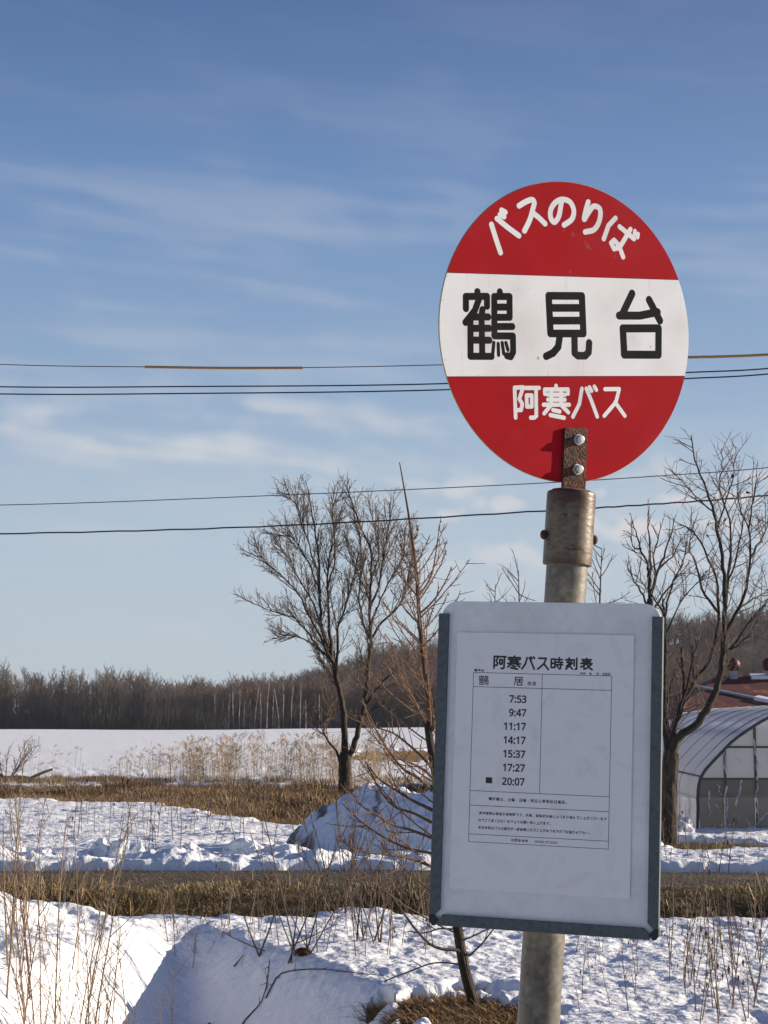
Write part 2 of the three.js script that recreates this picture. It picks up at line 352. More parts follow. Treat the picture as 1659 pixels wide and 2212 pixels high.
// ---------------------------------------------------------------- lettering, drawn as brush strokes (the fonts at hand hold no Japanese)
// strokes on a 10 x 10 grid, two digits a point
const STROKES = {
  阿: '0009 0030232334362616 4191 818979 4464674744', 寒: '5051 13119193 2383 2585 3237 6267 0797 3709 6799 4758 4869', バ: '3109 6198 7081 8091', ス: '11815609 5599',
  時: '0131370701 0434 4292 7074 4494 4696 848979 5768', 刻: '3031 0252 32144424 5307 4409 4659 7177 909989', 表: '1181 2383 0595 5055 4509 3538 3858 5599 7566',
  鶴: '03013133 2104 1319 1343 1545 1747 1949 2329 5056 50808454 5282 56969979 5759 6768 7778', 居: '11919313 1109 2494 6367 3787893937', ゆ: '1118 14326184977738 5149', き: '1282 1585 3067 2628 2879',
  印: '301018 1434 1838 51818777 5159', 便: '2004 1319 3191 3393963633 3595 606639 4699', は: '1109 3393 7178594857 5799', '、': '1839', 土: '2484 5059 0999',
  曜: '0131370701 0434 4161 6163 7191 9193 5449 4494 4595 4797 4999 7479', '・': '5455', 日: '2181892921 2585', 祝: '2021 024206 2429 5191945451 6549 848999', と: '3044 84262889',
  学: '1022 4042 8062 04039394 25755759 0797', 校: '0343 2029 2405 2445 6061 4292 5234 8294 5499 8449', 休: '2005 1319 3393 6069 6438 6498', 運: '1011 032327 0799 3191 4383864643 4484 6168 3797',
  '。': '1738291817', 示: '2181 0393 5358 5848 2518 7598', 間: '0009 00404303 5090 9099 5053 5393 3565683835 3666', 通: '1011 032327 0799 40806142 4247 4282 8287 4484 4585 6267', 過: '1011 032327 0799 42408083 3438 34949838 4676',
  予: '2070 7053 4264 0595 5559 5949', 定: '5051 13029293 2484 5458 5686 3509 2799', で: '0191 91646699 7383', す: '0292 6067 6454566764 6749', 交: '5051 0292 3214 6284 3499 6409',
  道: '1011 032327 0799 4051 8071 3292 4484884844 4686', 路: '0131340401 2428 2646 0848 6042 5183 8346 4296 5686895956', 状: '2029 0113 0726 3393 6063 6339 6399 8182', 況: '0112 0415 0928 4181854541 5539 757898',
  等: '1012 1242 6062 6292 1484 4345 0595 0797 7579 7969 3738', に: '1109 4393 474999', よ: '5083 50575918275799', り: '2125 418185 8559', 多: '5023 3070 7305 3446 5547 5585 8519', 少: '5054 2214 7284 8509',
  遅: '1011 032327 0799 4080 8083 8343 4048 4585 4787 6367', れ: '2029 0323 2307 2653 6367 6799', る: '1080 802645758859 49', こ: '1181 162888', が: '0252 62685838 3009 7084 8091', ご: '1262 162888 7081 9092',
  ざ: '0272 4066 262879 7081 9092', い: '1116 1628 8286', ま: '1282 1585 5058 5828 2789', の: '5137180604426183968859', 了: '1181 8154 5459 5939', 承: '2070 7052 5259 5939 3565 3666 0333 3309 8054 6499',
  く: '702579', だ: '0353 2009 5585 5799 7081 9092', さ: '0383 3077 262888', う: '3161 137486 6749', お: '0262 303818164575886979 8193', 願: '0140 1009 2242452522 3539 5090 7062 6292966662 6484 6749 7799',
  申: '1181871711 1484 5059', し: '2027495785', 上: '5058 5484 0999', げ: '1109 3373 6066 6649 7081 9092', 年: '2013 1282 2484 2427 0797 5159', 末: '0292 1585 5059 4509 5599', 始: '2016 1648 0343 4308 6043 4393 7194 5686895956',
  バ小: '3109 6198', 行: '3013 3315 2529 4191 4494 7479 7959', 一: '0595', 部: '2021 0242 1214 3234 0545 17474919 1719 6069 608083648667', 変: '5051 0292 3225 6266 1306 8395 4517 3686 7609 2799', 更: '0191 128286161284 1484 505619 2699',
  な: '0252 3007 7183 63673848576799', あ: '0272 3038 642818164475868859', 確: '0141 2105 1545491915 43429293 6346 5459 5494 5696 5999 7479', か: '0262 62685848 3109 7295', め: '1246 71381816447486895', 下: '0191 5159 5375',
  問: '0009 00404303 5090 9099 5053 5393 3565683835', 合: '5004 5094 3474 2676792926', せ: '0494 7177 7756 212888', 先: '2014 1383 5055 0595 3509 65689896', 平: '1282 3244 7264 0595 5259', 成: '1292 1209 1444 4447 6099 9576', 月: '2181 2109 8189 2484 2686', 改: '1141 4144 4414 1419 1949 6042 5292 8259 6399', 正: '0191 5158 5484 2328 0898', 見: '2181852521 2282 2383 3509 65689896', 台: '4014 1484 7396 2686892926',
};
function glyphs(ctx, text, x, y, w, h, step, lw) {          // top left corner of the first glyph
  ctx.lineWidth = lw; ctx.lineCap = 'round'; ctx.lineJoin = 'round';
  for (const ch of text) {
    for (const s of (STROKES[ch] ?? '').split(' ')) {
      if (s.length < 4) continue;
      ctx.beginPath();
      for (let i = 0; i + 1 < s.length; i += 2) { const px = x + +s[i] / 9 * w, py = y + +s[i + 1] / 9 * h; i ? ctx.lineTo(px, py) : ctx.moveTo(px, py); }
      ctx.stroke();
    }
    x += step;
  }
}
function strokesMM(ctx, data, lw, map, soft) {               // 'x,y x,y|x,y ...' in half millimetres from the middle
  ctx.lineWidth = lw; ctx.lineCap = 'round'; ctx.lineJoin = 'round';
  for (const s of data.split('|')) {
    let pts = s.split(' ').map((q) => map(...q.split(',').map((k) => +k / 2)));
    if (soft && pts.length > 2) pts = smooth(pts.map(([x, y]) => V(x, y, 0)), pts.length * 5).map((q) => [q.x, q.y]);
    ctx.beginPath(); pts.forEach(([x, y], i) => (i ? ctx.lineTo(x, y) : ctx.moveTo(x, y))); ctx.stroke();
  }
}
const LETTERS = {};
function signFaceTexture() {
  const N = 1400, c = document.createElement('canvas'); c.width = c.height = N;
  const ctx = c.getContext('2d'), k = N / 450, map = (x, y) => [N / 2 + x * k, N / 2 - y * k];
  ctx.fillStyle = 'rgb(163,11,25)'; ctx.fillRect(0, 0, N, N);
  ctx.fillStyle = 'rgb(230,231,230)'; ctx.fillRect(0, map(0, 83.6)[1], N, 149.4 * k);
  ctx.fillStyle = 'rgb(70,14,20)'; ctx.fillRect(0, map(0, 84.4)[1], N, 0.9 * k); ctx.fillRect(0, map(0, -65.6)[1], N, 0.8 * k);
  const two = (draw, edge, fill, lw, rim) => { ctx.strokeStyle = edge; draw(lw + rim); ctx.strokeStyle = fill; draw(lw); };
  const D = LETTERS;
  Object.assign(D, {
    ba: '-262,312 -248,270 -234,231|-242,330 -208,307 -168,283|-231,342 -218,337|-225,355 -213,350',
    su: '-164,371 -140,384 -116,391 -110,384 -116,363 -127,333 -148,298|-114,351 -94,338 -74,322',
    no: '-11,397 -16,375 -25,344 -41,328 -52,338 -53,361 -38,384 -11,397 18,391 31,367 24,341 -6,321',
    ri: '85,394 75,369 68,341 82,359 105,382 126,376 126,346 105,313 70,303',
    crane: '-318,115 -319,102|-359,65 -358,100 -286,102 -287,73|-314,93 -329,60 -362,25|-345,35 -349,-73|-303,63 -307,43|-345,41 -284,42|-346,8 -282,9|-342,-26 -283,-26|-346,-73 -277,-73|-307,42 -309,-73|-241,116 -242,104|-265,-13 -261,102 -208,103 -210,42 -263,41|-262,71 -209,72|-264,14 -202,15|-265,-13 -201,-13 -202,-60 -211,-74 -224,-71',
    dots: '-268,-33 -274,-72|-253,-36 -253,-69|-239,-33 -235,-65|-226,-33 -220,-54',
    see: '-70,108 50,110 51,-3 -68,-4 -70,108|-68,72 49,74|-68,34 50,36|-35,-11 -42,-44 -61,-62 -86,-72|18,-11 17,-62 28,-70 55,-70 68,-59 71,-31',
    stand: '237,121 196,54|186,53 264,54 332,66|301,103 340,40|198,14 334,16 330,-66 200,-66 198,14',
    lower: '-201,-165 -201,-253|-201,-165 -171,-164 -186,-198 -176,-213 -181,-231 -191,-231|-162,-166 -115,-166|-126,-166 -128,-249 -136,-254 -148,-254|-160,-188 -142,-188 -143,-221 -160,-221 -160,-188|-54,-160 -55,-169|-95,-184 -95,-171 -12,-171 -12,-184|-85,-186 -23,-187|-85,-201 -24,-202|-101,-216 -9,-217|-72,-179 -74,-217|-37,-179 -38,-217|-75,-218 -100,-242|-37,-219 -13,-240|-68,-232 -44,-237|-78,-247 -29,-256|39,-169 28,-215 3,-253|55,-169 72,-205 92,-254|67,-165 74,-176|85,-163 92,-173|124,-171 177,-171 163,-211 118,-252|160,-211 195,-253',
  });
  const pale = 'rgb(232,232,232)', rim = 'rgb(112,14,24)', ink = 'rgb(20,22,23)';
  two((w) => { strokesMM(ctx, D.ba, w, map); strokesMM(ctx, D.su, w, map, true); strokesMM(ctx, D.no, w, map, true); strokesMM(ctx, D.ri, w, map, true); }, rim, pale, 8.6 * k, 1.6 * k);
  // the fifth sign of the arched line, turned to follow the rim
  const leaf = (w) => { ctx.save(); ctx.translate(...map(99, 146)); ctx.rotate(0.62); strokesMM(ctx, '-44,38 -52,4 -44,-40|-18,26 44,28|18,44 17,4 16,-26 2,-42 -16,-34 -12,-20 10,-22 42,-42', w, (x, y) => [x * k * 1.02, -y * k * 1.02]); ctx.lineWidth = w; strokesMM(ctx, '34,50 38,40|48,50 52,40', w * 0.85, (x, y) => [x * k * 1.02, -y * k * 1.02]); ctx.restore(); };
  two(leaf, rim, pale, 8.0 * k, 1.6 * k);
  ctx.strokeStyle = ink; strokesMM(ctx, D.crane, 10.4 * k, map); strokesMM(ctx, D.dots, 5.8 * k, map); strokesMM(ctx, D.see, 11.6 * k, map); strokesMM(ctx, D.stand, 12.4 * k, map);
  two((w) => strokesMM(ctx, D.lower, w, map), rim, pale, 6.6 * k, 1.3 * k);
  // chips, rust spots and weather stains
  const r = rng(11);
  for (const [x, y, q] of [[12, 148, 2.2], [38, 132, 2.6], [42, 128, 1.4], [34, 138, 1.2], [5, 92, 1.6], [-58, -38, 1.5], [88, 118, 1], [150, -20, 0.8], [-4, 154, 1]]) { ctx.fillStyle = 'rgba(74,52,46,0.75)'; ctx.beginPath(); ctx.arc(...map(x, y), q * k * 0.8, 0, 7); ctx.fill(); ctx.fillStyle = 'rgba(180,120,110,0.35)'; ctx.beginPath(); ctx.arc(map(x, y)[0] + 2, map(x, y)[1] + 4, q * k * 1.6, 0, 7); ctx.fill(); }
  for (let i = 0; i < 260; i++) { const a = r() * 6.28, R = 222 * Math.sqrt(r()); ctx.fillStyle = `rgba(60,50,45,${0.04 + 0.12 * r()})`; ctx.beginPath(); ctx.arc(...map(R * Math.cos(a), R * Math.sin(a)), (0.3 + 0.9 * r() ** 3) * k, 0, 7); ctx.fill(); }
  // chalky fading in broad patches, faint runs of rain dirt, rust weeping round the bolts
  for (let i = 0; i < 120; i++) { const x = N * r(), y = N * r(), q = (14 + 46 * r()) * k, g = ctx.createRadialGradient(x, y, 0, x, y, q), c = r() < 0.55 ? '205,190,186' : '60,20,20'; g.addColorStop(0, `rgba(${c},${0.03 + 0.035 * r()})`); g.addColorStop(1, `rgba(${c},0)`); ctx.fillStyle = g; ctx.fillRect(x - q, y - q, 2 * q, 2 * q); }
  for (let i = 0; i < 70; i++) { const [x, y] = map(-215 + 430 * r(), 200 - 330 * r()), L = (20 + 70 * r()) * k, g = ctx.createLinearGradient(0, y, 0, y + L); g.addColorStop(0, 'rgba(96,84,76,0)'); g.addColorStop(0.25, `rgba(96,84,76,${0.03 + 0.05 * r()})`); g.addColorStop(1, 'rgba(96,84,76,0)'); ctx.fillStyle = g; ctx.fillRect(x, y, (0.8 + 2.6 * r()) * k, L); }
  for (let i = 0; i < 26; i++) { const [x, y] = map(-22 + 52 * r(), -150 - 50 * r()), L = (10 + 34 * r()) * k, g = ctx.createLinearGradient(0, y, 0, y + L); g.addColorStop(0, `rgba(92,46,22,${0.16 + 0.2 * r()})`); g.addColorStop(1, 'rgba(92,46,22,0)'); ctx.fillStyle = g; ctx.fillRect(x, y, (0.6 + 1.8 * r()) * k, L); }
  for (let i = 0; i < 60; i++) { const a = r() * 6.28, R = 225 - 5 * r() ** 2; ctx.fillStyle = `rgba(120,84,40,${0.2 + 0.4 * r()})`; ctx.beginPath(); ctx.arc(...map(R * Math.cos(a), R * Math.sin(a)), (0.5 + 1.4 * r()) * k, 0, 7); ctx.fill(); }
  const t = new THREE.CanvasTexture(c); t.colorSpace = THREE.SRGBColorSpace; t.magFilter = THREE.LinearFilter; return t;
}
function timetableTexture() {
  const k = 5.6, W = Math.round(257 * k), H = Math.round(364 * k), c = document.createElement('canvas'); c.width = W; c.height = H;
  const ctx = c.getContext('2d'), X = (x) => (x + 128.5) * k, Y = (y) => (182 - y) * k;
  ctx.fillStyle = 'rgb(230,229,229)'; ctx.fillRect(0, 0, W, H);
  const ink = 'rgb(24,24,27)'; ctx.strokeStyle = ink; ctx.fillStyle = ink;
  const line = (x0, y0, x1, y1) => { ctx.lineWidth = 0.75 * k; ctx.beginPath(); ctx.moveTo(X(x0), Y(y0)); ctx.lineTo(X(x1), Y(y1)); ctx.stroke(); };
  for (const y of [124.3, 104, -43.8, -64.3, -104.7, -115.5]) line(-102.2, y, 97.6, y);
  line(-102.2, 124.3, -102.4, -115.5); line(97.8, 124.3, 97.4, -115.5); line(-1.5, 124.3, -1.4, -43.8);
  const box = (data, a, b, c0, d0, px0, py0, w, h, lw) => strokesMM(ctx, data, lw, (x, y) => [px0 + (2 * x - a) / (b - a) * w, py0 + (d0 - 2 * y) / (d0 - c0) * h]);   // fits lettering drawn elsewhere into a box
  box(LETTERS.lower, -201, 195, -253, -162, X(-72.3), Y(148.6), 79.4 * k, 17.4 * k, 2.7 * k);
  const fine = (data, x, y, w, h, lw) => strokesMM(ctx, data, lw, (p, q) => [x + p / 50 * w, y + q / 50 * h]);
  fine('5,15 35,15 35,85 5,85 5,15|5,50 35,50|48,18 95,18|70,2 70,40|42,40 98,40|42,60 98,60|82,45 82,92 70,95|52,70 62,82', X(10.2), Y(148.6), 17.4 * k, 17 * k, 2.6 * k);
  fine('30,2 30,14|2,18 60,18|34,18 12,40 40,40|50,30 8,74|56,46 4,96|34,68 58,94|72,15 72,66|94,3 94,92 82,95', X(31.6), Y(148.6), 17 * k, 17 * k, 2.6 * k);
  fine('12,14 88,14|20,30 80,30|5,46 95,46|50,2 50,46|46,46 30,62 4,76|30,62 30,92 56,82|52,48 66,74 96,96|86,56 64,70', X(52.8), Y(148.6), 17.6 * k, 17 * k, 2.6 * k);
  glyphs(ctx, '鶴見台', X(-101), Y(129.4), 3.8 * k, 3.2 * k, 5 * k, 0.6 * k);
  glyphs(ctx, '平成', X(52.5), Y(128.4), 3.4 * k, 3.2 * k, 4.2 * k, 0.6 * k); glyphs(ctx, '年', X(66), Y(128.4), 3.2 * k, 3.2 * k, 4 * k, 0.6 * k); glyphs(ctx, '月', X(76), Y(128.4), 3.2 * k, 3.2 * k, 4 * k, 0.6 * k); glyphs(ctx, '日改正', X(84.5), Y(128.4), 3.2 * k, 3.2 * k, 4 * k, 0.6 * k);
  box(LETTERS.crane, -362, -201, -74, 116, X(-93.6), Y(119.8), 13.4 * k, 12.4 * k, 1.25 * k); box(LETTERS.dots, -362, -201, -74, 116, X(-93.6), Y(119.8), 13.4 * k, 12.4 * k, 0.7 * k);
  fine('15,8 88,8 88,30 15,30|15,8 15,55 4,97|28,48 96,48|60,34 60,66|36,66 86,66 86,95 36,95 36,66', X(-42.4), Y(120), 13.4 * k, 12.6 * k, 1.4 * k); glyphs(ctx, 'ゆき', X(-22.4), Y(113.4), 5.4 * k, 5.4 * k, 7 * k, 0.9 * k);
  ctx.textBaseline = 'alphabetic'; ctx.textAlign = 'right';
  ctx.font = `${13.6 * k}px sans-serif`;
  ['7:53', '9:47', '11:17', '14:17', '15:37', '17:27', '20:07'].forEach((s, i) => {
    const y = 83.2 - i * 19.45; ctx.save(); ctx.translate(X(-23.2), Y(y)); ctx.scale(0.98, 1); ctx.fillText(s, 0, 0); ctx.lineWidth = 0.95 * k; ctx.strokeText(s, 0, 0); ctx.restore();
  });
  ctx.fillRect(X(-79.8), Y(-24), 9.4 * k, 8.4 * k);
  ctx.fillRect(X(-74.4), Y(-52), 4 * k, 3.8 * k);
  glyphs(ctx, '印便は、土曜・日曜・祝日と学校休日運休。', X(-69.4), Y(-52), 4.2 * k, 4.2 * k, 5.55 * k, 0.72 * k);
  glyphs(ctx, '表示時間は通過予定時間です。交通、道路状況等により多少遅れることがございます', X(-88), Y(-72.8), 3.7 * k, 3.7 * k, 4.82 * k, 0.62 * k);
  glyphs(ctx, 'のでご了承くださいますようお願い申し上げます。', X(-89), Y(-82.8), 3.7 * k, 3.7 * k, 4.68 * k, 0.62 * k);
  glyphs(ctx, '年末年始はバスの運行が一部変更になることがありますのでお確かめ下さい。', X(-88.7), Y(-93), 3.7 * k, 3.7 * k, 4.66 * k, 0.62 * k);
  glyphs(ctx, 'お問合せ先', X(-40.6), Y(-108.2), 3.8 * k, 3.8 * k, 5 * k, 0.62 * k);
  ctx.textAlign = 'left'; ctx.font = `bold ${4.9 * k}px sans-serif`; ctx.fillText('(0154) 37-2221', X(-7), Y(-112.4));
  const r = rng(5);
  for (let i = 0; i < 90; i++) { ctx.fillStyle = `rgba(120,116,110,${0.02 + 0.03 * r()})`; ctx.beginPath(); ctx.ellipse(W * r(), H * r(), (4 + 26 * r()) * k, (2 + 10 * r()) * k, r() * 3, 0, 7); ctx.fill(); }
  const t = new THREE.CanvasTexture(c); t.colorSpace = THREE.SRGBColorSpace; t.magFilter = THREE.LinearFilter; return t;
}
// ---------------------------------------------------------------- the bus stop sign
{
  const foot = V(0.1364, 0.42, -2.46), up = V(0.2671 - 0.2211, 0.6054, 0).normalize();
  const axis = (y) => V(0.2211 + (y - 1.5711) * 0.07598, y, -2.46);
  const stop = thing('bus_stop_sign', 'round red and white bus stop sign with timetable board on a rusty pole', 'bus stop sign', foot);
  const rust = (u, v, s) => sstep(-0.05, 0.35, tfbm(u, v, 7, s, 5));
  const galvTex = canvasTex(512, 1024, (u, v) => { const n = tfbm(u, v * 2, 6, 2, 5), m = tfbm(u, v * 2, 22, 6, 3), q = 0.5 * rust(u, v, 4) * rust(u, v, 9) + 0.18, k = 1 + 0.5 * n + 0.4 * m; return [lerp(108 * k, 80, q), lerp(107 * k, 56, q), lerp(97 * k, 38, q)]; }, true, [1, 0.5]);
  const collarTex = canvasTex(512, 256, (u, v) => { const run = sstep(0.12, 0.42, tfbm(u, v, 7, 3, 5) + 0.2 * tfbm(u, v, 26, 8, 3) + 0.28 * Math.exp(-(((u - 0.47) / 0.05) ** 2))); const edge = Math.max(sstep(0.62, 0.98, v), 0.75 * sstep(0.16, 0.0, v)); const q = Math.min(1, 0.9 * edge * (0.6 + 0.8 * rust(u, v, 5)) + 0.9 * run + 0.22), k = 1 + 0.4 * tfbm(u, v, 20, 6, 4); return [lerp(112 * k, 68 * k, q), lerp(107 * k, 37 * k, q), lerp(88 * k, 22 * k, q)]; });
  const grit = canvasTex(256, 256, (u, v) => { const k = 128 + 160 * tfbm(u, v, 22, 3, 4); return [k, k, k]; }, false);
  const galv = std({ map: galvTex, bumpMap: grit, bumpScale: 0.0004, metalness: 0.05, roughness: 0.5 });
  const collarMat = std({ map: collarTex, bumpMap: grit, bumpScale: 0.0004, metalness: 0.05, roughness: 0.42 });
  const rustMat = std({ map: canvasTex(256, 256, (u, v) => { const n = tfbm(u, v, 14, 4, 5), m = sstep(-0.1, 0.2, tfbm(u, v, 6, 9, 3)), k = 1 + 0.8 * n; return [lerp(74, 92, m) * k, lerp(52, 54, m) * k, lerp(42, 40, m) * k]; }), bumpMap: grit, bumpScale: 0.002, roughness: 0.85, metalness: 0.2 });
  const turnTo = (g, y) => { const q = new THREE.Quaternion().setFromUnitVectors(V(0, 1, 0), up); g.applyQuaternion(q); const c = axis(y).sub(foot); g.translate(c.x, c.y, c.z); return g; };
  const lathe = (pts, n = 48, span = 0.2) => { const g = new THREE.LatheGeometry(pts.map(([r, y]) => new THREE.Vector2(r, y)), n), q = g.attributes.position, uv = g.attributes.uv; for (let i = 0; i < q.count; i++) uv.setY(i, q.getY(i) / span + 0.5); return g; };
  part('pole', turnTo(lathe([[0, -1.0], [0.0305, -1.0], [0.0305, 0.92], [0.0295, 0.925], [0, 0.925]]).rotateY(2.1), 1.42), galv, stop);
  const collar = part('pole_collar', turnTo(lathe([[0.031, -0.054], [0.0352, -0.0545], [0.0362, -0.0535], [0.0364, -0.03], [0.0364, 0.05], [0.0358, 0.0535], [0.0345, 0.0545], [0.029, 0.0545], [0.0285, 0.049], [0, 0.049]], 48, 0.1092).rotateY(1.2), 2.2851), collarMat, stop, 'rust streaked pipe collar under the disc');
  for (const s of [-1, 1]) {
    const g = new THREE.SphereGeometry(0.0072, 20, 12).scale(0.75, 1, 1); const c2 = new THREE.CylinderGeometry(0.0046, 0.0046, 0.006, 12).rotateZ(Math.PI / 2); c2.translate(-s * 0.003, 0, 0);
    const p = axis(2.272 - s * 0.003).sub(foot); const m = mergeGeometries([g.toNonIndexed(), c2.toNonIndexed()]); m.translate(p.x + s * 0.0385, p.y, p.z + (s < 0 ? 0.012 : -0.004)); part('set_screw', m, rustMat, collar);
  }
  // the disc: an aluminium plate with a printed face
  const disc = new THREE.Group(); disc.name = 'sign_disc'; stop.add(disc);
  disc.position.set(0.2778, 2.58, -2.4459).sub(foot);
  disc.quaternion.setFromRotationMatrix(new THREE.Matrix4().makeBasis(V(0.881, 0.0991, -0.4626).normalize(), V(-0.0355, 0.9889, 0.1442).normalize(), V(0.4718, -0.1107, 0.8747).normalize()));
  const plate = lathe([[0, -0.0032], [0.2243, -0.0032], [0.2256, -0.0022], [0.2258, -0.0010], [0.2250, -0.0003], [0, -0.0003]], 120).rotateX(Math.PI / 2);
  part('plate', plate, std({ color: srgb(190, 172, 120), metalness: 0.5, roughness: 0.45 }), disc);
  part('printed_face', new THREE.CircleGeometry(0.2249, 160).translate(0, 0, 0.0002), new THREE.MeshPhysicalMaterial({ map: signFaceTexture(), roughness: 0.85, specularIntensity: 0.25 }), disc, 'red disc face with a white band and Japanese lettering');
  {
    const sh = new THREE.Shape(); [[-0.0165, -0.1455], [-0.0145, -0.1435], [0.0220, -0.1440], [0.0240, -0.1465], [0.0150, -0.256], [-0.0262, -0.256]].forEach(([x, y], i) => (i ? sh.lineTo(x, y) : sh.moveTo(x, y)));
    const g = new THREE.ExtrudeGeometry(sh, { depth: 0.0034, bevelEnabled: true, bevelSize: 0.0005, bevelThickness: 0.0005, bevelSegments: 2 }); g.translate(0, 0, 0.0009);
    const uv = g.attributes.uv; for (let i = 0; i < uv.count; i++) uv.setXY(i, uv.getX(i) * 12, uv.getY(i) * 12);
    const bracket = new THREE.Group(); bracket.name = 'bracket'; stop.add(bracket); bracket.position.copy(disc.position); bracket.quaternion.copy(disc.quaternion);
    part('bracket_plate', g, rustMat, bracket);
    const zinc = std({ color: srgb(206, 207, 204), metalness: 0.75, roughness: 0.38 });
    for (const [x, y, a] of [[0.0066, -0.1613, 0.2], [0.0028, -0.2057, 0.5]]) {
      const hex = new THREE.CylinderGeometry(0.0066, 0.0071, 0.0058, 6).rotateX(Math.PI / 2).rotateZ(a).translate(0, 0, 0.0045), top = new THREE.CylinderGeometry(0.0048, 0.0063, 0.0010, 24).rotateX(Math.PI / 2).translate(0, 0, 0.0078);
      const washer = new THREE.CylinderGeometry(0.0080, 0.0082, 0.0014, 28).rotateX(Math.PI / 2).translate(0, 0, 0.0008), dimple = new THREE.TorusGeometry(0.0030, 0.0006, 6, 20).translate(0, 0, 0.0083), shank = new THREE.CylinderGeometry(0.003, 0.003, 0.003, 10).rotateX(Math.PI / 2).translate(0, 0, 0.0085);
      part('bolt', mergeGeometries([hex, top, washer, dimple, shank].map((q) => q.toNonIndexed())).translate(x, y, 0.0048), zinc, bracket);
    }
  }
  // the timetable board
  const board = new THREE.Group(); board.name = 'timetable_board'; stop.add(board);
  board.position.set(0.2228, 1.9436, -2.3848).sub(foot);
  board.quaternion.setFromRotationMatrix(new THREE.Matrix4().makeBasis(V(0.9597, -0.0329, 0.2792).normalize(), V(0.0366, 0.9993, -0.0081).normalize(), V(-0.2788, 0.018, 0.9602).normalize()));
  const poly = (pts, depth, z, bevel = 0.0006) => { const sh = new THREE.Shape(); pts.forEach(([x, y], i) => (i ? sh.lineTo(x / 1000, y / 1000) : sh.moveTo(x / 1000, y / 1000))); return new THREE.ExtrudeGeometry(sh, { depth, bevelEnabled: true, bevelSize: bevel, bevelThickness: bevel, bevelSegments: 2, curveSegments: 12 }).translate(0, 0, z); };
  const sh = new THREE.Shape(); const x0 = -0.1515, x1 = 0.1645, y0 = -0.230, y1 = 0.2265, R = 0.023;
  sh.moveTo(x0, y0); sh.lineTo(x1, y0); sh.lineTo(x1, y1 - R); sh.absarc(x1 - R, y1 - R, R, 0, Math.PI / 2); sh.lineTo(x0 + R, y1); sh.absarc(x0 + R, y1 - R, R, Math.PI / 2, Math.PI); sh.closePath();
  const stain = canvasTex(256, 256, (u, v) => { const n = tfbm(u, v, 5, 2, 5), k = 1 + 0.07 * n + 0.05 * tfbm(u, v, 30, 6, 2); return [222 * k, 224 * k, 222 * k]; }, true, [3, 3]);
  part('backing_panel', new THREE.ExtrudeGeometry(sh, { depth: 0.004, bevelEnabled: true, bevelSize: 0.0005, bevelThickness: 0.0005, bevelSegments: 1, curveSegments: 16 }).translate(0, 0, -0.0052), std({ map: stain, roughness: 0.5 }), board);
  const steel = std({ map: canvasTex(256, 256, (u, v) => { const k = 1 + 0.25 * tfbm(u, v, 10, 3, 4) + 0.16 * tfbm(u, v, 44, 8, 2); return [82 * k, 90 * k, 93 * k]; }, true, [12, 12]), metalness: 0.25, roughness: 0.55 });
  part('side_channel', poly([[-155, -219], [-148, -219], [-141, -211.5], [-141, 208], [-155, 208]], 0.014, -0.0095), steel, board);
  part('side_channel', poly([[168, -219], [168, 208], [154, 208], [154, -211.5], [161, -219]], 0.014, -0.0095), steel, board);
  part('bottom_channel', poly([[-142.5, -234], [155.5, -234], [155.5, -227.5], [148, -219.5], [-135, -219.5], [-142.5, -227.5]], 0.014, -0.0095), steel, board);
  const dark = std({ color: srgb(34, 36, 40), roughness: 0.6 });
  part('corner_cap', poly([[-155.4, -219.6], [-149, -220.8], [-143.2, -227.6], [-148, -234.4], [-151, -234], [-155.4, -229]], 0.0146, -0.0098), dark, board);
  part('corner_cap', poly([[168.4, -219.6], [168.4, -229], [164, -234], [161, -234.4], [156.2, -227.6], [162, -220.8]], 0.0146, -0.0098), dark, board);
  const paper = new THREE.PlaneGeometry(0.2565, 0.364, 40, 56), pp = paper.attributes.position;
  for (let i = 0; i < pp.count; i++) pp.setZ(i, 0.0008 + 0.0007 * fbm(pp.getX(i) * 14, pp.getY(i) * 14, 3, 3));
  paper.computeVertexNormals();
  part('timetable_sheet', paper, new THREE.MeshPhysicalMaterial({ map: timetableTexture(), roughness: 0.6, clearcoat: 0.3, clearcoatRoughness: 0.25 }), board, 'white printed timetable sheet with departure times');
  for (const y of [0.11, -0.12]) {
    const a = new THREE.BoxGeometry(0.075, 0.03, 0.004).translate(0.02, y, -0.0085), b = new THREE.TorusGeometry(0.033, 0.003, 8, 24, Math.PI).rotateX(-Math.PI / 2).translate(0.02, y, -0.058), c3 = new THREE.BoxGeometry(0.006, 0.012, 0.05).translate(-0.013, y, -0.034), d3 = new THREE.BoxGeometry(0.006, 0.012, 0.05).translate(0.053, y, -0.034);
    part('pole_clamp', mergeGeometries([a, b, c3, d3].map((q) => q.toNonIndexed())), steel, board);
  }
}
// ---------------------------------------------------------------- bare trees
const barkTex = canvasTex(256, 512, (u, v) => { const f = tfbm(u, v * 0.5, 16, 4, 5), k = 1 + 1.1 * f; return [205 * k, 200 * k, 192 * k]; }, true, [1, 0.6]);
const barkBump = canvasTex(256, 512, (u, v) => { const k = 128 + 220 * tfbm(u, v * 0.4, 14, 7, 4); return [k, k, k]; }, false, [1, 0.6]);
const barkMat = std({ vertexColors: true, map: barkTex, bumpMap: barkBump, bumpScale: 0.03, roughness: 0.95 });
const twigMat = std({ vertexColors: true, roughness: 0.85 });
const crop = (x0, y0, k) => (u, v, d) => at((x0 + u / k) * 0.6777, (y0 + v / k) * 0.6777, d);
const lin3 = (r, g, b) => new THREE.Color().setRGB(r, g, b);

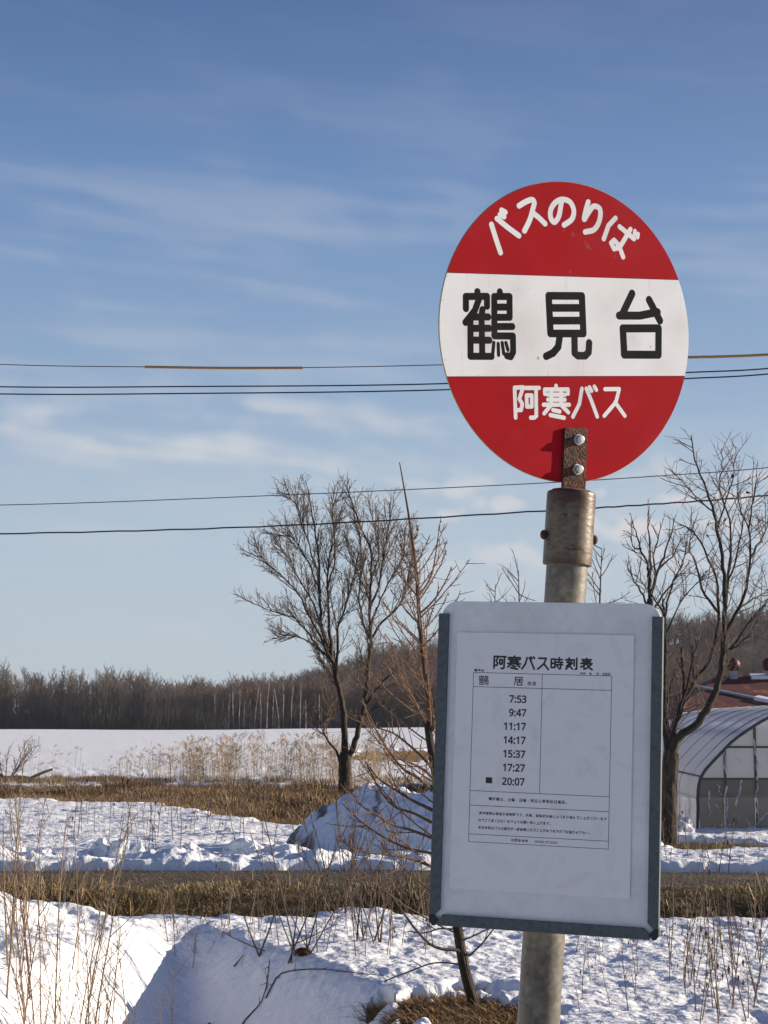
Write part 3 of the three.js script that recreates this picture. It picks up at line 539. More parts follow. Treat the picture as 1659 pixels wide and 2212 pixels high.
// a tree whose main limbs follow given lines; limbs are [offset at the end in metres of depth, r0, r1, 'u,v u,v ...']
function limbTree(o) {
  const rnd = rng(o.seed), base = o.base.clone();
  const tree = thing(o.name, o.label, 'tree', base, o.group);
  const lineOf = (spec, dz0, dz1) => { const q = spec.split(' ').map((s) => s.split(',').map(Number)); return smooth(q.map(([u, v], i) => o.place(u, v, o.depth + lerp(dz0, dz1, i / (q.length - 1)))), Math.max(8, q.length * 3)); };
  const trunkT = new Tubes(), twigs = new Tubes();
  const tl = lineOf(o.trunk, 0, 0); tl[0].y = base.y - 0.15;
  trunkT.add(tl, tl.map((_, i) => lerp(o.r0, o.r1, i / (tl.length - 1)) * (1 + 0.35 * Math.exp(-i * 1.1))), 14, o.bark, 0.1, rnd);
  part('trunk', trunkT.geometry(base), barkMat, tree);
  for (const [dz, r0, r1, spec, dz0 = 0] of o.limbs) {
    const l = lineOf(spec, dz0, dz), T = new Tubes();
    for (let i = 1; i < l.length; i++) l[i].addScaledVector(unit(rnd), 0.015 * o.size);
    T.add(l, l.map((_, i) => lerp(r0 * o.slim, r1 * 0.7, (i / (l.length - 1)) ** 0.75)), 8, o.bark, 0.15, rnd);
    part('limb', T.geometry(base), barkMat, tree);
    ramify(twigs, l, rnd, o.fine(r0));
  }
  part('twigs', twigs.geometry(base), twigMat, tree);
  return tree;
}
const c7 = crop(700, 1450, 1.6387), c8 = crop(2000, 1350, 1.4263);
const dark = lin3(0.085, 0.066, 0.052), tan = lin3(0.15, 0.105, 0.075);
{
  const d = 47.5, base = c7(660, 1795, d); base.y = topY(base.x, base.z);
  limbTree({
    name: 'bare_tree', label: 'large bare tree with two leaning stems and a fan shaped crown beyond the snow mound', seed: 3, depth: d, base, place: c7, size: 1.6, bark: lin3(0.10, 0.075, 0.056), r0: 0.21, r1: 0.17, slim: 0.5,
    trunk: '660,1795 656,1700 655,1620 657,1560',
    limbs: [
      [0.4, 0.21, 0.02, '655,1570 652,1400 640,1300 615,1180 590,1080 560,1000 530,880 525,700 515,500 490,350 460,180'],
      [-0.9, 0.09, 0.015, '592,1085 540,980 470,850 420,740 330,640 240,560 190,480'],
      [1.0, 0.085, 0.012, '600,1095 540,1030 500,990 430,890 380,850 240,805 150,762'],
      [0.8, 0.10, 0.015, '588,1075 575,900 570,780 560,640 580,500 600,400 640,330'],
      [-0.8, 0.10, 0.014, '610,1150 620,1000 620,900 660,780 700,650 720,540'],
      [1.2, 0.06, 0.012, '525,720 480,600 430,500 370,420 300,430'],
      [-1.3, 0.055, 0.012, '520,640 470,480 430,360 400,260 350,200'],
      [1.5, 0.06, 0.012, '535,890 480,760 400,620 350,520 280,420'],
      [-1.5, 0.06, 0.012, '560,700 600,560 600,420 590,300 610,220'],
      [1.3, 0.05, 0.012, '540,1035 440,960 370,940 310,940'],
      [-0.5, 0.20, 0.015, '662,1600 690,1545 722,1450 750,1330 770,1200 780,1080 790,960 785,800 790,650 790,500 740,380 690,250 660,160'],
      [0.9, 0.09, 0.014, '788,965 860,860 930,800 970,700 1000,560 1010,420'],
      [-0.9, 0.08, 0.014, '785,800 830,700 850,550 880,400 910,240'],
      [1.1, 0.08, 0.014, '788,965 750,880 730,760 740,600 740,450 700,330'],
      [-1.2, 0.10, 0.02, '750,1330 800,1250 850,1190 890,1150 960,1080'],
      [1.4, 0.06, 0.012, '790,650 830,520 810,400 780,260'],
      [-1.4, 0.06, 0.012, '790,880 840,760 900,640 960,520 960,400'],
      [0.8, 0.05, 0.012, '788,760 740,660 690,540 660,440'],
      [0.5, 0.08, 0.015, '645,1640 600,1530 550,1470 545,1430 560,1380 560,1300 545,1210'],
      [0.2, 0.03, 0.01, '552,1465 530,1410 510,1360'],
      [-0.4, 0.035, 0.012, '740,1380 800,1330 870,1290'],
      [0.7, 0.035, 0.012, '612,1200 560,1140 520,1060'],
    ],
    fine: (r) => ({ from: 0.25, density: 6.2, spread: 0.36, len: 1.5, shrink: 0.75, r: 0.013, up: 0.14, lift: 0.04, wander: 0.07, color: tan, next: { from: 0.15, density: 8.0, spread: 0.42, len: 0.6, r: 0.007, up: 0.14, lift: 0.05, wander: 0.09, color: tan, next: { from: 0.3, density: 6, spread: 0.5, len: 0.28, r: 0.006, up: 0.1, lift: 0.05, color: lin3(0.17, 0.115, 0.085) } } }),
  });
}
{
  const d = 26.0, base = c8(182, 2010, d); base.y = topY(base.x, base.z);
  limbTree({
    name: 'bare_tree', label: 'gnarled bare tree with a thick forked trunk beside the plastic greenhouse', seed: 8, depth: d, base, place: c8, size: 1.0, bark: lin3(0.072, 0.055, 0.042), r0: 0.16, r1: 0.125, slim: 0.52,
    trunk: '178,2010 182,1880 186,1760 190,1620 200,1500',
    limbs: [
      [-0.3, 0.15, 0.012, '200,1510 240,1420 310,1370 370,1280 410,1190 430,1080 440,980 440,850 440,700 430,600 410,500 390,400 350,280 310,170 290,55'],
      [0.5, 0.11, 0.011, '200,1520 215,1380 240,1290 300,1180 370,1080 395,1000 415,850 400,700 340,560 300,490 230,450'],
      [0.5, 0.05, 0.008, '440,850 460,700 470,560 460,420 420,300 430,200 430,110'],
      [-0.7, 0.065, 0.008, '440,960 500,850 550,700 560,600 550,480 510,380 500,290'],
      [0.4, 0.04, 0.008, '558,610 620,500 650,400', -0.5], [-0.5, 0.03, 0.007, '550,480 575,330 590,230', -0.6],
      [0.6, 0.028, 0.007, '390,400 300,320 205,212', -0.2], [-0.6, 0.03, 0.007, '410,480 470,280 497,110', -0.2],
      [-0.3, 0.035, 0.008, '440,760 500,600 520,470 545,370'],
      [0.5, 0.12, 0.02, '190,1560 172,1400 165,1250 170,1050 168,880 160,800'],
      [0.6, 0.035, 0.008, '168,880 120,790 80,740 40,690', 0.5], [-0.4, 0.04, 0.008, '168,890 200,740 250,640 270,540', 0.4], [0.3, 0.03, 0.008, '170,960 230,830 300,740 350,690', 0.4],
      [0.2, 0.05, 0.02, '215,1390 260,1260 250,1140 245,1020'], [-0.2, 0.035, 0.02, '240,1290 290,1120 296,1010'],
      [-0.5, 0.04, 0.009, '440,1050 500,1010 560,950 590,890'], [0.5, 0.05, 0.012, '195,1480 180,1300 210,1150 230,1060'],
      [0.8, 0.05, 0.009, '415,860 340,760 310,640 280,560 300,470'], [-0.8, 0.04, 0.008, '430,1080 560,900 640,800 700,700'], [0.9, 0.04, 0.008, '500,850 580,790 660,760'],
      [0.4, 0.035, 0.008, '205,1460 160,1330 130,1260'], [-0.4, 0.03, 0.008, '300,1180 300,1050 340,960'],
    ],
    fine: (r) => ({ from: 0.12, density: 8, shrink: 0.65, spread: 0.48, len: 0.85, r: 0.0075, up: 0.1, lift: 0.05, wander: 0.14, color: lin3(0.13, 0.095, 0.075), next: { from: 0.15, density: 10, spread: 0.5, len: 0.3, r: 0.004, up: 0.12, lift: 0.05, wander: 0.15, color: lin3(0.16, 0.11, 0.085) } }),
  });
  // a few withered leaves still on this tree
  const tree = scene.children[scene.children.length - 1], rnd = rng(77), tp = tree.children.find((q) => q.name === 'twigs').geometry.attributes.position;
  for (const [u, v] of [[228, 450], [372, 460], [345, 500], [386, 510], [275, 535], [305, 660], [352, 672], [440, 425], [540, 315], [500, 240], [365, 675], [590, 255]]) {
    const T = new Tubes(), c = V(0, 0, 0), a = unit(rnd).multiplyScalar(0.045), b = unit(rnd).multiplyScalar(0.03);
    T.quad(c.clone().sub(a), c.clone().add(b), c.clone().add(a), c.clone().addScaledVector(b, -1), lin3(0.06, 0.035, 0.022)); T.quad(c.clone().sub(b), c.clone().add(a).multiplyScalar(0.6), c.clone().add(b), c.clone().sub(a).add(V(0, 0.02, 0)), lin3(0.05, 0.03, 0.02));
    const g = T.geometry(), p = c8(u, v, d + rnd() - 0.5).sub(base); let best = 1e9, at0 = p; for (let i = 0; i < tp.count; i += 3) { const e = (tp.getX(i) - p.x) ** 2 + (tp.getY(i) - p.y) ** 2 + 0.1 * (tp.getZ(i) - p.z) ** 2; if (e < best) { best = e; at0 = V(tp.getX(i), tp.getY(i), tp.getZ(i)); } } g.translate(at0.x, at0.y - 0.02, at0.z); part('withered_leaf', g, twigMat, tree);
  }
}
{ // a slimmer tree close behind the first, seen above the board's corner
  const d = 28.5, base = c8(100, 1960, d); base.y = topY(base.x, base.z);
  limbTree({
    name: 'bare_tree', label: 'slim bare tree rising behind the top right corner of the timetable board', seed: 21, depth: d, base, place: c8, size: 0.9, bark: lin3(0.08, 0.062, 0.048), r0: 0.075, r1: 0.055, slim: 0.6,
    trunk: '100,1960 98,1600 102,1200 104,900 103,800',
    limbs: [
      [0.3, 0.06, 0.009, '103,810 98,700 90,640 60,570 40,500 22,440'], [-0.3, 0.06, 0.009, '103,790 130,700 160,620 190,530 215,430'],
      [0.4, 0.05, 0.009, '100,740 105,650 100,560 95,470 92,410'], [-0.4, 0.04, 0.009, '104,860 60,760 20,700 -10,620'], [0.5, 0.035, 0.008, '130,700 120,600 140,520 150,450'], [0.2, 0.04, 0.009, '104,880 160,780 220,700 250,620'],
      [0.5, 0.03, 0.008, '60,570 30,560 5,490'], [-0.5, 0.03, 0.008, '150,650 210,600 240,520'],
    ],
    fine: () => ({ from: 0.2, density: 4.5, spread: 0.45, len: 0.6, r: 0.009, up: 0.12, lift: 0.06, wander: 0.12, color: lin3(0.13, 0.095, 0.075), next: { from: 0.15, density: 7, spread: 0.45, len: 0.26, r: 0.005, up: 0.12, lift: 0.05, color: lin3(0.15, 0.105, 0.08) } }),
  });
}
// small trees whose tops show over the board and beside the collar
function youngTree(px, topPy, d, seed, label, lean = 0, w = 0.5) {
  const rnd = rng(seed), foot = at(px, 1700, d); foot.y = topY(foot.x, foot.z); const tip = at(px + lean, topPy, d);
  const tree = thing('young_tree', label, 'tree', foot), T = new Tubes(), W = new Tubes();
  const l = smooth([foot.clone().add(V(0, -0.1, 0)), foot.clone().lerp(tip, 0.35).add(V(0.05, 0, 0.03)), foot.clone().lerp(tip, 0.7).add(V(-0.04, 0, 0)), tip], 16);
  T.add(l, taper(0.055, 0.006, 17), 8, lin3(0.09, 0.07, 0.055), 0.1, rnd); part('trunk', T.geometry(foot), barkMat, tree);
  ramify(W, l, rnd, { from: 0.3, density: 5, spread: 0.55, len: w * 2.4, r: 0.011, up: 0.3, lift: 0.07, color: lin3(0.12, 0.085, 0.065), next: { from: 0.2, density: 6, spread: 0.45, len: 0.35, r: 0.005, up: 0.12, lift: 0.05, color: lin3(0.15, 0.10, 0.08) } });
  part('twigs', W.geometry(foot), twigMat, tree);
}
youngTree(1296, 1185, 33, 31, 'young bare tree just right of the pole above the timetable board', 4, 0.55);
youngTree(1150, 1232, 34, 32, 'thin young bare tree poking above the board left of the pole', -30, 0.4);
youngTree(1075, 1262, 36, 33, 'thinnest young bare tree, its tip showing over the board centre', -5, 0.3);

// larch sapling in front, partly behind the board
{
  const d = 11.9, rnd = rng(14);
  const P = (u, v, dd = 0) => c7(u, v, d + dd);
  const foot = at(1046, 2250, d); foot.y = topY(foot.x, foot.z);
  const tree = thing('larch_sapling', 'tall orange brown larch sapling with upswept budded branches behind the board', 'tree', foot);
  const mid = [[925, 1560], [945, 1700], [965, 1850], [988, 2000], [1003, 2090], [1030, 2185]].map(([x, y]) => at(x, y, d));
  const l = smooth([P(940, 40), P(965, 180), P(990, 330), P(1010, 480), P(1030, 640), P(1040, 800), P(1055, 980), P(1075, 1150), P(1095, 1280), P(1112, 1430), ...mid, foot.clone().add(V(0, -0.1, 0))].reverse(), 60);
  const T = new Tubes(), barkC = lin3(0.22, 0.125, 0.07), lowC = lin3(0.085, 0.062, 0.045);
  const cut = 24; T.add(l.slice(0, cut + 1), taper(0.043, 0.026, cut + 1), 12, lowC, 0, rnd); T.add(l.slice(cut), taper(0.026, 0.0035, 61 - cut), 10, barkC, 0, rnd);
  part('trunk', T.geometry(foot), barkMat, tree);
  const bud = (B, pts, dens, c) => { const n = Math.round(pts.length * dens); for (let i = 0; i < n; i++) { const { p, d: q } = along(pts, 0.1 + 0.88 * rnd()); const s = unit(rnd).addScaledVector(q, 0.4).normalize(); B.add([p.clone(), p.clone().addScaledVector(s, 0.012)], [0.0038, 0.0024], 4, c, 0.2, rnd); } };
  const red = lin3(0.19, 0.108, 0.065);
  const named = [  // branches that stand out against the sky or the snow
    [0.2, 0.011, '1034,742 1075,690 1110,620 1128,520 1142,420 1157,318'], [-0.3, 0.011, '1040,832 1090,790 1140,730 1185,650 1212,585'], [0.3, 0.009, '1033,738 1005,705 985,680 960,635 940,575'], [0.2, 0.009, '1043,880 1000,840 950,780 890,698'],
    [0.1, 0.007, '1006,450 1030,420 1036,372'], [-0.3, 0.009, '1060,1000 1020,960 960,900 900,850'], [0.25, 0.008, '1050,930 1100,880 1150,810 1195,720'], [0.3, 0.010, '1068,1090 1110,1060 1160,1000'],
  ];
  for (const [dz, r, spec] of named) {
    const q = spec.split(' ').map((s) => s.split(',').map(Number)), pts = smooth(q.map(([u, v], i) => P(u, v, dz * i / (q.length - 1))), 14), B = new Tubes();
    B.add(pts, taper(r * 0.75, 0.0028, 15), 6, red, 0.15, rnd); bud(B, pts, 2.6, red); ramify(B, pts, rnd, { from: 0.3, density: 3.2, spread: 0.4, len: 0.2, r: 0.0036, up: 0.2, lift: 0.05, color: red }); part('branch', B.geometry(foot), twigMat, tree);
  }
  const low = [ // the dark lower boughs, in the frame of the photograph
    [-0.5, 0.014, '1120,1760 1040,1690 960,1640 880,1540 820,1440 780,1390'], [0.4, 0.013, '1110,1855 1000,1800 920,1750 830,1690 760,1600'], [0.2, 0.012, '1108,1920 1010,1870 920,1840 850,1770 800,1680 770,1620'],
    [-0.3, 0.012, '1108,2000 1000,1960 900,1930 820,1880 740,1830 680,1750'], [0.5, 0.012, '1106,2080 1000,2060 900,2020 800,1960 720,1900 640,1820'], [-0.5, 0.011, '1106,2150 1000,2110 900,2090 800,2080 700,2060 640,2010'],
    [0.6, 0.012, '1115,1640 1050,1570 970,1500 900,1450 800,1420'], [-0.6, 0.012, '1118,1690 1060,1640 980,1600 900,1560 850,1500'],
  ];
  for (const [dz, r, spec] of low) {
    const q = spec.split(' ').map((s) => s.split(',').map(Number)), pts = smooth(q.map(([u, v], i) => P(u, v, dz * i / (q.length - 1))), 18), B = new Tubes();
    B.add(pts, taper(r, 0.004, 19), 6, lin3(0.10, 0.06, 0.038), 0.15, rnd); bud(B, pts, 2.5, red);
    ramify(B, pts, rnd, { from: 0.12, density: 13, spread: 0.52, len: 0.36, r: 0.0040, up: 0.22, lift: 0.07, wander: 0.12, color: lin3(0.15, 0.08, 0.045), next: { from: 0.3, density: 7, spread: 0.5, len: 0.12, r: 0.003, up: 0.2, color: red } }); part('branch', B.geometry(foot), twigMat, tree);
  }
  for (let k = 0; k < 58; k++) {
    const t = 0.16 + 0.62 * (k + 0.5) / 58, { p } = along(l, t), a = k * 2.4 + rnd() * 0.8, rise = lerp(0.35, 1.05, (t - 0.16) / 0.62);
    const dir = V(Math.cos(a), rise, Math.sin(a)), len = lerp(1.05, 0.36, (t - 0.16) / 0.62) * (0.7 + 0.5 * rnd()), pts = shoot(p, dir, len, 9, rnd, 0.05, 0.05), B = new Tubes();
    const c = t < 0.36 ? lin3(0.10, 0.065, 0.042) : red;
    B.add(pts, taper(lerp(0.007, 0.0045, t), 0.0022, 10), 6, c, 0.2, rnd); bud(B, pts, 2.2, red);
    ramify(B, pts, rnd, { from: 0.15, density: 13, spread: 0.5, len: 0.22, r: 0.0028, up: 0.2, lift: 0.06, color: red }); part('branch', B.geometry(foot), twigMat, tree);
  }
  // the two bare boughs low on the stem, below the board
  for (const [r, pts] of [[0.014, [[1010, 2060], [985, 2052], [955, 2050], [930, 2040], [900, 2010], [870, 1970], [840, 1925], [815, 1870]]], [0.007, [[1012, 2066], [1040, 2040], [1062, 2012], [1085, 1985]]], [0.006, [[1008, 2085], [940, 2080], [880, 2100], [830, 2120]]], [0.006, [[1004, 2010], [950, 2006], [920, 2015], [880, 2012]]]]) {
    const q = smooth(pts.map(([x, y], i) => at(x, y, d - 0.04 * i)), 16), B = new Tubes(); B.add(q, taper(r, 0.0045, 17), 7, lowC, 0.1, rnd); ramify(B, q, rnd, { from: 0.3, density: 3, spread: 0.5, len: 0.3, r: 0.004, up: 0.15, color: lin3(0.1, 0.065, 0.045) }); part('branch', B.geometry(foot), twigMat, tree);
  }
}
// ---------------------------------------------------------------- the far wood
function woodTree(seed, h, spreadX, birch) {                 // one far tree: stem, boughs, and a haze of fine twigs
  const rnd = rng(seed), T = new Tubes(), bark = birch ? lin3(0.40, 0.36, 0.31) : lin3(0.15, 0.122, 0.098);
  const twig = birch ? lin3(0.14, 0.10, 0.08) : lin3(0.125, 0.096, 0.078);
  const stems = birch ? 1 : 1 + Math.floor(rnd() * 2);
  for (let s = 0; s < stems; s++) {
    const l = shoot(V((rnd() - 0.5) * s, -0.3, (rnd() - 0.5) * s), V((rnd() - 0.5) * (birch ? 0.05 : 0.22), 1, (rnd() - 0.5) * (birch ? 0.05 : 0.2)), h * (birch ? 0.9 : 0.74 + 0.15 * rnd()), 8, rnd, 0.05, 0.05);
    T.add(l, taper(birch ? 0.14 : 0.17, birch ? 0.06 : 0.03, 9), 5, bark, 0.2, rnd);
    ramify(T, l, rnd, { from: birch ? 0.45 : 0.32, density: birch ? 1.2 : 1.9, shrink: 0.3, spread: birch ? 0.35 : 0.5, len: spreadX, r: birch ? 0.04 : 0.055, up: 0.4, lift: 0.09, wander: 0.1, color: bark.clone().lerp(twig, birch ? 0.8 : 0.4),
      next: { from: 0.2, density: 3.4, spread: 0.5, len: spreadX * 0.42, r: 0.028, up: 0.2, lift: 0.06, wander: 0.12, color: twig } });
  }
  return T;
}
const thicket = (seed) => { const rnd = rng(seed), T = new Tubes(); for (let i = 0; i < 46; i++) { const p = V((rnd() - 0.5) * 5, -0.2, (rnd() - 0.5) * 3); const l = shoot(p, V((rnd() - 0.5) * 0.6, 1, (rnd() - 0.5) * 0.6), 1.6 + 4.2 * rnd(), 3, rnd, 0.1, 0.02); T.add(l, taper(0.05, 0.02, 4), 3, lin3(0.06, 0.047, 0.04), 0.4, rnd); } return T.geometry(); };
const place = (x, y, z, s, turn, sy = s) => new THREE.Matrix4().compose(V(x, y, z), new THREE.Quaternion().setFromAxisAngle(V(0, 1, 0), turn), V(s, sy, s));
{
  const rnd = rng(50), kinds = [1, 2, 3, 4, 5].map((k) => woodTree(100 + k, 15, 3.0, false).geometry());
  const edge = (x) => 424 + 10 * noise(x * 0.02, 3.3) + curve([[-120, 0], [-30, -2], [60, 14], [130, 20]], x);
  const height = (x) => curve([[-120, 14.5], [-90, 16], [-60, 16.4], [-54, 15], [-48, 13.0], [-40, 13.2], [-20, 15.2], [0, 16], [140, 15]], x);
  const sets = kinds.map(() => [[], []]);
  for (let i = 0; i < 1700; i++) {
    const u = rnd(), x = (u - 0.5) * 300, d = edge(x) + 3 + 46 * rnd() ** 1.3, s = height(x) / 15 * (0.70 + 0.42 * rnd()) * (1 + 0.22 * noise(x * 0.085, 7.7) + 0.12 * noise(x * 0.3, 2.7)), k = i % 5;
    sets[k][0].push(place(x, groundY(x, -d) - 0.2, -d, s * (0.8 + 0.3 * rnd()), rnd() * 6.28, s));
    const w = 0.75 + 0.45 * rnd(), grey = sstep(-20, -70, x); sets[k][1].push(new THREE.Color(w * lerp(1.12, 1.0, grey), w * lerp(0.92, 1.0, grey), w * lerp(0.84, 1.0, grey)));
  }
  for (let i = 0; i < 2600; i++) {                           // trees on the rise behind
    const x = lerp(-90, 260, rnd()), d = lerp(480, 860, rnd()), s = 0.75 + 0.4 * rnd(), k = i % 5;
    sets[k][0].push(place(x, hillY(x, d) - 0.5, -d, s * 1.25, rnd() * 6.28, s));
    const w = 0.7 + 0.4 * rnd(), red = noise(x * 0.02, d * 0.015, 4) > 0.15 ? 1 : 0; sets[k][1].push(new THREE.Color(w * (1 + 0.25 * red), w * (0.94), w * (0.92)));
  }
  kinds.forEach((g, k) => stuff('bare_forest' + (k ? '_' + String(k).padStart(3, '0') : ''), 'brown bare forest closing off the far side of the snowy field', 'forest', g, twigMat, sets[k][0], sets[k][1]));
  const brush = [1, 2, 3].map((k) => thicket(200 + k)), bs = brush.map(() => []);
  for (let i = 0; i < 1000; i++) { const x = (rnd() - 0.5) * 300, d = edge(x) - 1.5 + 9 * rnd(); bs[i % 3].push(place(x, groundY(x, -d) - 0.1, -d, 0.9 + 0.6 * rnd(), rnd() * 6.28, (0.7 + 0.7 * rnd()) * (i % 7 ? 1 : 0.5))); }
  brush.forEach((g, k) => stuff('forest_undergrowth' + (k ? '_' + String(k).padStart(3, '0') : ''), 'dark leafless undergrowth along the foot of the far forest', 'undergrowth', g, twigMat, bs[k]));
  // pale birches that stand out one by one along the edge
  const birches = [0, 1, 2, 3].map((k) => woodTree(300 + k, 13, 1.5, true));
  const spots = [464, 478, 492, 503, 517, 527, 541, 549, 563, 576, 588, 603, 612, 628, 648, 661, 690, 118, 150, 186, 232];
  spots.forEach((px, i) => {
    const d = 420 + 5 * rnd() - (px < 300 ? -6 : 0), p = at(px, 1570, d), foot = V(p.x, groundY(p.x, -d) - 0.2, -d), T = birches[i % 4];
    const right = px > 300;
    const b = thing('birch_tree', right ? 'slender pale birch in the cluster at the forest edge left of the big tree' : 'pale birch trunk standing alone in the darker left part of the forest', 'tree', foot, right ? 'pale birches clustered at the forest edge' : 'lone pale birches in the left forest');
    const g = T.geometry(); const m = part('trunk_and_boughs', g, twigMat, b); const s = 0.62 + 0.42 * rnd(); m.scale.set(s, s, s); m.rotation.y = rnd() * 6.28;
  });
}
// ---------------------------------------------------------------- grasses, weeds, brush
const straw = [lin3(0.42, 0.30, 0.165), lin3(0.32, 0.215, 0.11), lin3(0.20, 0.165, 0.075), lin3(0.50, 0.39, 0.23)];
function tuft(seed, n, h, spread, droop, w) {
  const rnd = rng(seed), T = new Tubes();
  for (let i = 0; i < n; i++) {
    const a = rnd() * 6.28, r = spread * Math.sqrt(rnd()), d = V(Math.cos(a), 0, Math.sin(a)), len = h * (0.5 + 0.7 * rnd()), out = droop * (0.3 + rnd());
    const p0 = V(d.x * r, -0.02, d.z * r), p1 = p0.clone().add(V(d.x * out * 0.35 * len, len * 0.62, d.z * out * 0.35 * len)), p2 = p0.clone().add(V(d.x * out * len, len * (1 - 0.35 * out), d.z * out * len));
    const s = V(-d.z, 0, d.x).applyAxisAngle(V(0, 1, 0), rnd() * 3).multiplyScalar(w * (0.6 + 0.8 * rnd())), c = straw[Math.floor(rnd() * 4)].clone().multiplyScalar(0.7 + 0.5 * rnd());
    T.quad(p0.clone().sub(s), p0.clone().add(s), p1.clone().addScaledVector(s, 0.8), p1.clone().addScaledVector(s, -0.8), c);
    T.quad(p1.clone().addScaledVector(s, -0.8), p1.clone().addScaledVector(s, 0.8), p2.clone().addScaledVector(s, 0.15), p2.clone().addScaledVector(s, -0.15), c);
  }
  return T.geometry();
}
const bladeMat = std({ vertexColors: true, roughness: 0.9, side: THREE.DoubleSide });
{
  const rnd = rng(61);
  const verge = [1, 2, 3].map((k) => tuft(400 + k, 26, 0.10, 0.15, 1.25, 0.0032)), vs = verge.map(() => [[], []]);
  const put = (sets, x, d, s, sy, tone) => { const k = Math.floor(rnd() * sets.length); sets[k][0].push(place(x, topY(x, -d) - 0.01, -d, s, rnd() * 6.28, sy)); sets[k][1].push(tone); };
  for (let i = 0; i < 36000; i++) {
    const x = lerp(-7.5, 7.5, rnd()), d = lerp(14.5, 27.5, rnd());
    if (Math.abs(x) > 0.27 * d || snowDepth(x, -d) > 0.03) continue;
    const q = roadD(x, d), onRoad = sstep(18.1, 18.5, q) * (1 - sstep(20.1, 20.5, q));
    if (rnd() < onRoad * (0.95 - 0.5 * sstep(1, 4, x)) || (q > 20.1 && d < 22 && rnd() < 0.6)) continue;
    const clump = sstep(-0.1, 0.3, fbm(x * 1.4, d * 1.4, 21, 3));
    const s = lerp(0.65, 1.5, clump) * (q > 22 ? 1.1 : q > 20.1 ? 0.55 : lerp(1.15, 0.33, onRoad)) * (0.6 + 0.7 * rnd()), t = (0.46 + 0.34 * rnd()) * lerp(0.8, 1.25, sstep(-0.2, 0.25, fbm(x * 0.9 + 4, d * 1.2, 17, 3))), olive = sstep(0.0, 0.25, fbm(x * 0.7, d * 0.7, 6, 3));
    put(vs, x, d, s, s * (0.7 + 0.5 * rnd() + 1.6 * rnd() ** 9), new THREE.Color(t, t * lerp(1, 1.02, olive), t * lerp(1, 0.75, olive)));
  }
  verge.forEach((g, k) => stuff('dry_grass' + (k ? '_' + String(k).padStart(3, '0') : ''), 'matted tan and olive grass on the verges of the gravel road', 'grass', g, bladeMat, vs[k][0], vs[k][1]));
  const tall = [1, 2, 3].map((k) => tuft(410 + k, 24, 0.20, 0.18, 0.7, 0.0042)), ts = tall.map(() => [[], []]);
  for (let i = 0; i < 30000; i++) {
    const x = lerp(-14, 5.6, rnd()), d = lerp(27, 61, rnd() ** 0.8);
    if (Math.abs(x) > 0.26 * d) continue;
    const bare = snowDepth(x, -d) < 0.02, edge = d > 49 && d < 60 ? 0.12 * sstep(58, 52, d) : 0;
    if (!bare && rnd() > edge) continue;
    if (bare && rnd() < 0.35 * sstep(0.05, -0.2, fbm(x * 0.8, d * 0.5, 15, 3))) continue;
    const ditch = Math.exp(-(((d - 50.6) / 0.8) ** 2)) * (x > -9 && x < 2 ? 1 : 0); if (rnd() < 0.93 * ditch) continue;
    const s = (0.5 + 0.7 * rnd()) * (1 + 1.3 * sstep(0.05, 0.35, fbm(x * 0.5, d * 0.5, 9, 3)));
    const t = 0.8 + 0.35 * rnd(), red = rnd(); put(ts, x, d, s, s, new THREE.Color(t * (1 + 0.1 * red), t * (1 - 0.1 * red), t * (1 - 0.2 * red)).multiplyScalar(0.5 + 0.45 * sstep(-0.25, 0.3, fbm(x * 0.7, d * 0.6, 19, 3))));
  }
  for (let i = 0; i < 5000; i++) { const x = lerp(-4, 8, rnd()), d = lerp(78, 116, rnd()); if (snowDepth(x, -d) < 0.02) put(ts, x, d, 0.9, 0.6 + 0.5 * rnd(), new THREE.Color(1.05, 0.95, 0.8)); }
  tall.forEach((g, k) => stuff('tall_dry_grass' + (k ? '_' + String(k).padStart(3, '0') : ''), 'tall reddish tan grass in the strip beyond the white snow patch', 'grass', g, bladeMat, ts[k][0], ts[k][1]));
  // reeds with drooping plumes
  const reed = (seed) => {
    const r2 = rng(seed), T = new Tubes();
    for (let i = 0; i < 3; i++) {
      const h = 1.15 + 0.8 * r2(), l = shoot(V((r2() - 0.5) * 0.4, -0.05, (r2() - 0.5) * 0.4), V(0.12 * (r2() - 0.7), 1, 0.1 * (r2() - 0.5)), h, 4, r2, 0.05, 0);
      T.add(l, taper(0.005, 0.003, 5), 3, lin3(0.44, 0.35, 0.24), 0.2, r2);
      const tip = l[4], side = V(-0.5 - 0.3 * r2(), 0.75, 0.2 * (r2() - 0.5)).normalize();
      for (let k = 0; k < 4; k++) { const p = tip.clone().add(V(0, -0.02 * k, 0)), e = shoot(p, side.clone().addScaledVector(unit(r2), 0.3), 0.15 + 0.1 * r2(), 3, r2, 0.1, -0.06); T.add(e, [0.004, 0.008, 0.007, 0.002], 3, lin3(0.42, 0.32, 0.24), 0.25, r2); }
      for (let k = 0; k < 3; k++) { const { p } = along(l, 0.3 + 0.5 * r2()), a = r2() * 6.28, o = V(Math.cos(a), 0.5, Math.sin(a)).multiplyScalar(0.3), s = V(-Math.sin(a), 0, Math.cos(a)).multiplyScalar(0.008); T.quad(p.clone().sub(s), p.clone().add(s), p.clone().add(o).add(s), p.clone().add(o).sub(s), lin3(0.34, 0.26, 0.16)); }
    }
    return T.geometry();
  };
  const reeds = [1, 2, 3, 4].map((k) => reed(430 + k)), rs = reeds.map(() => [[], []]);
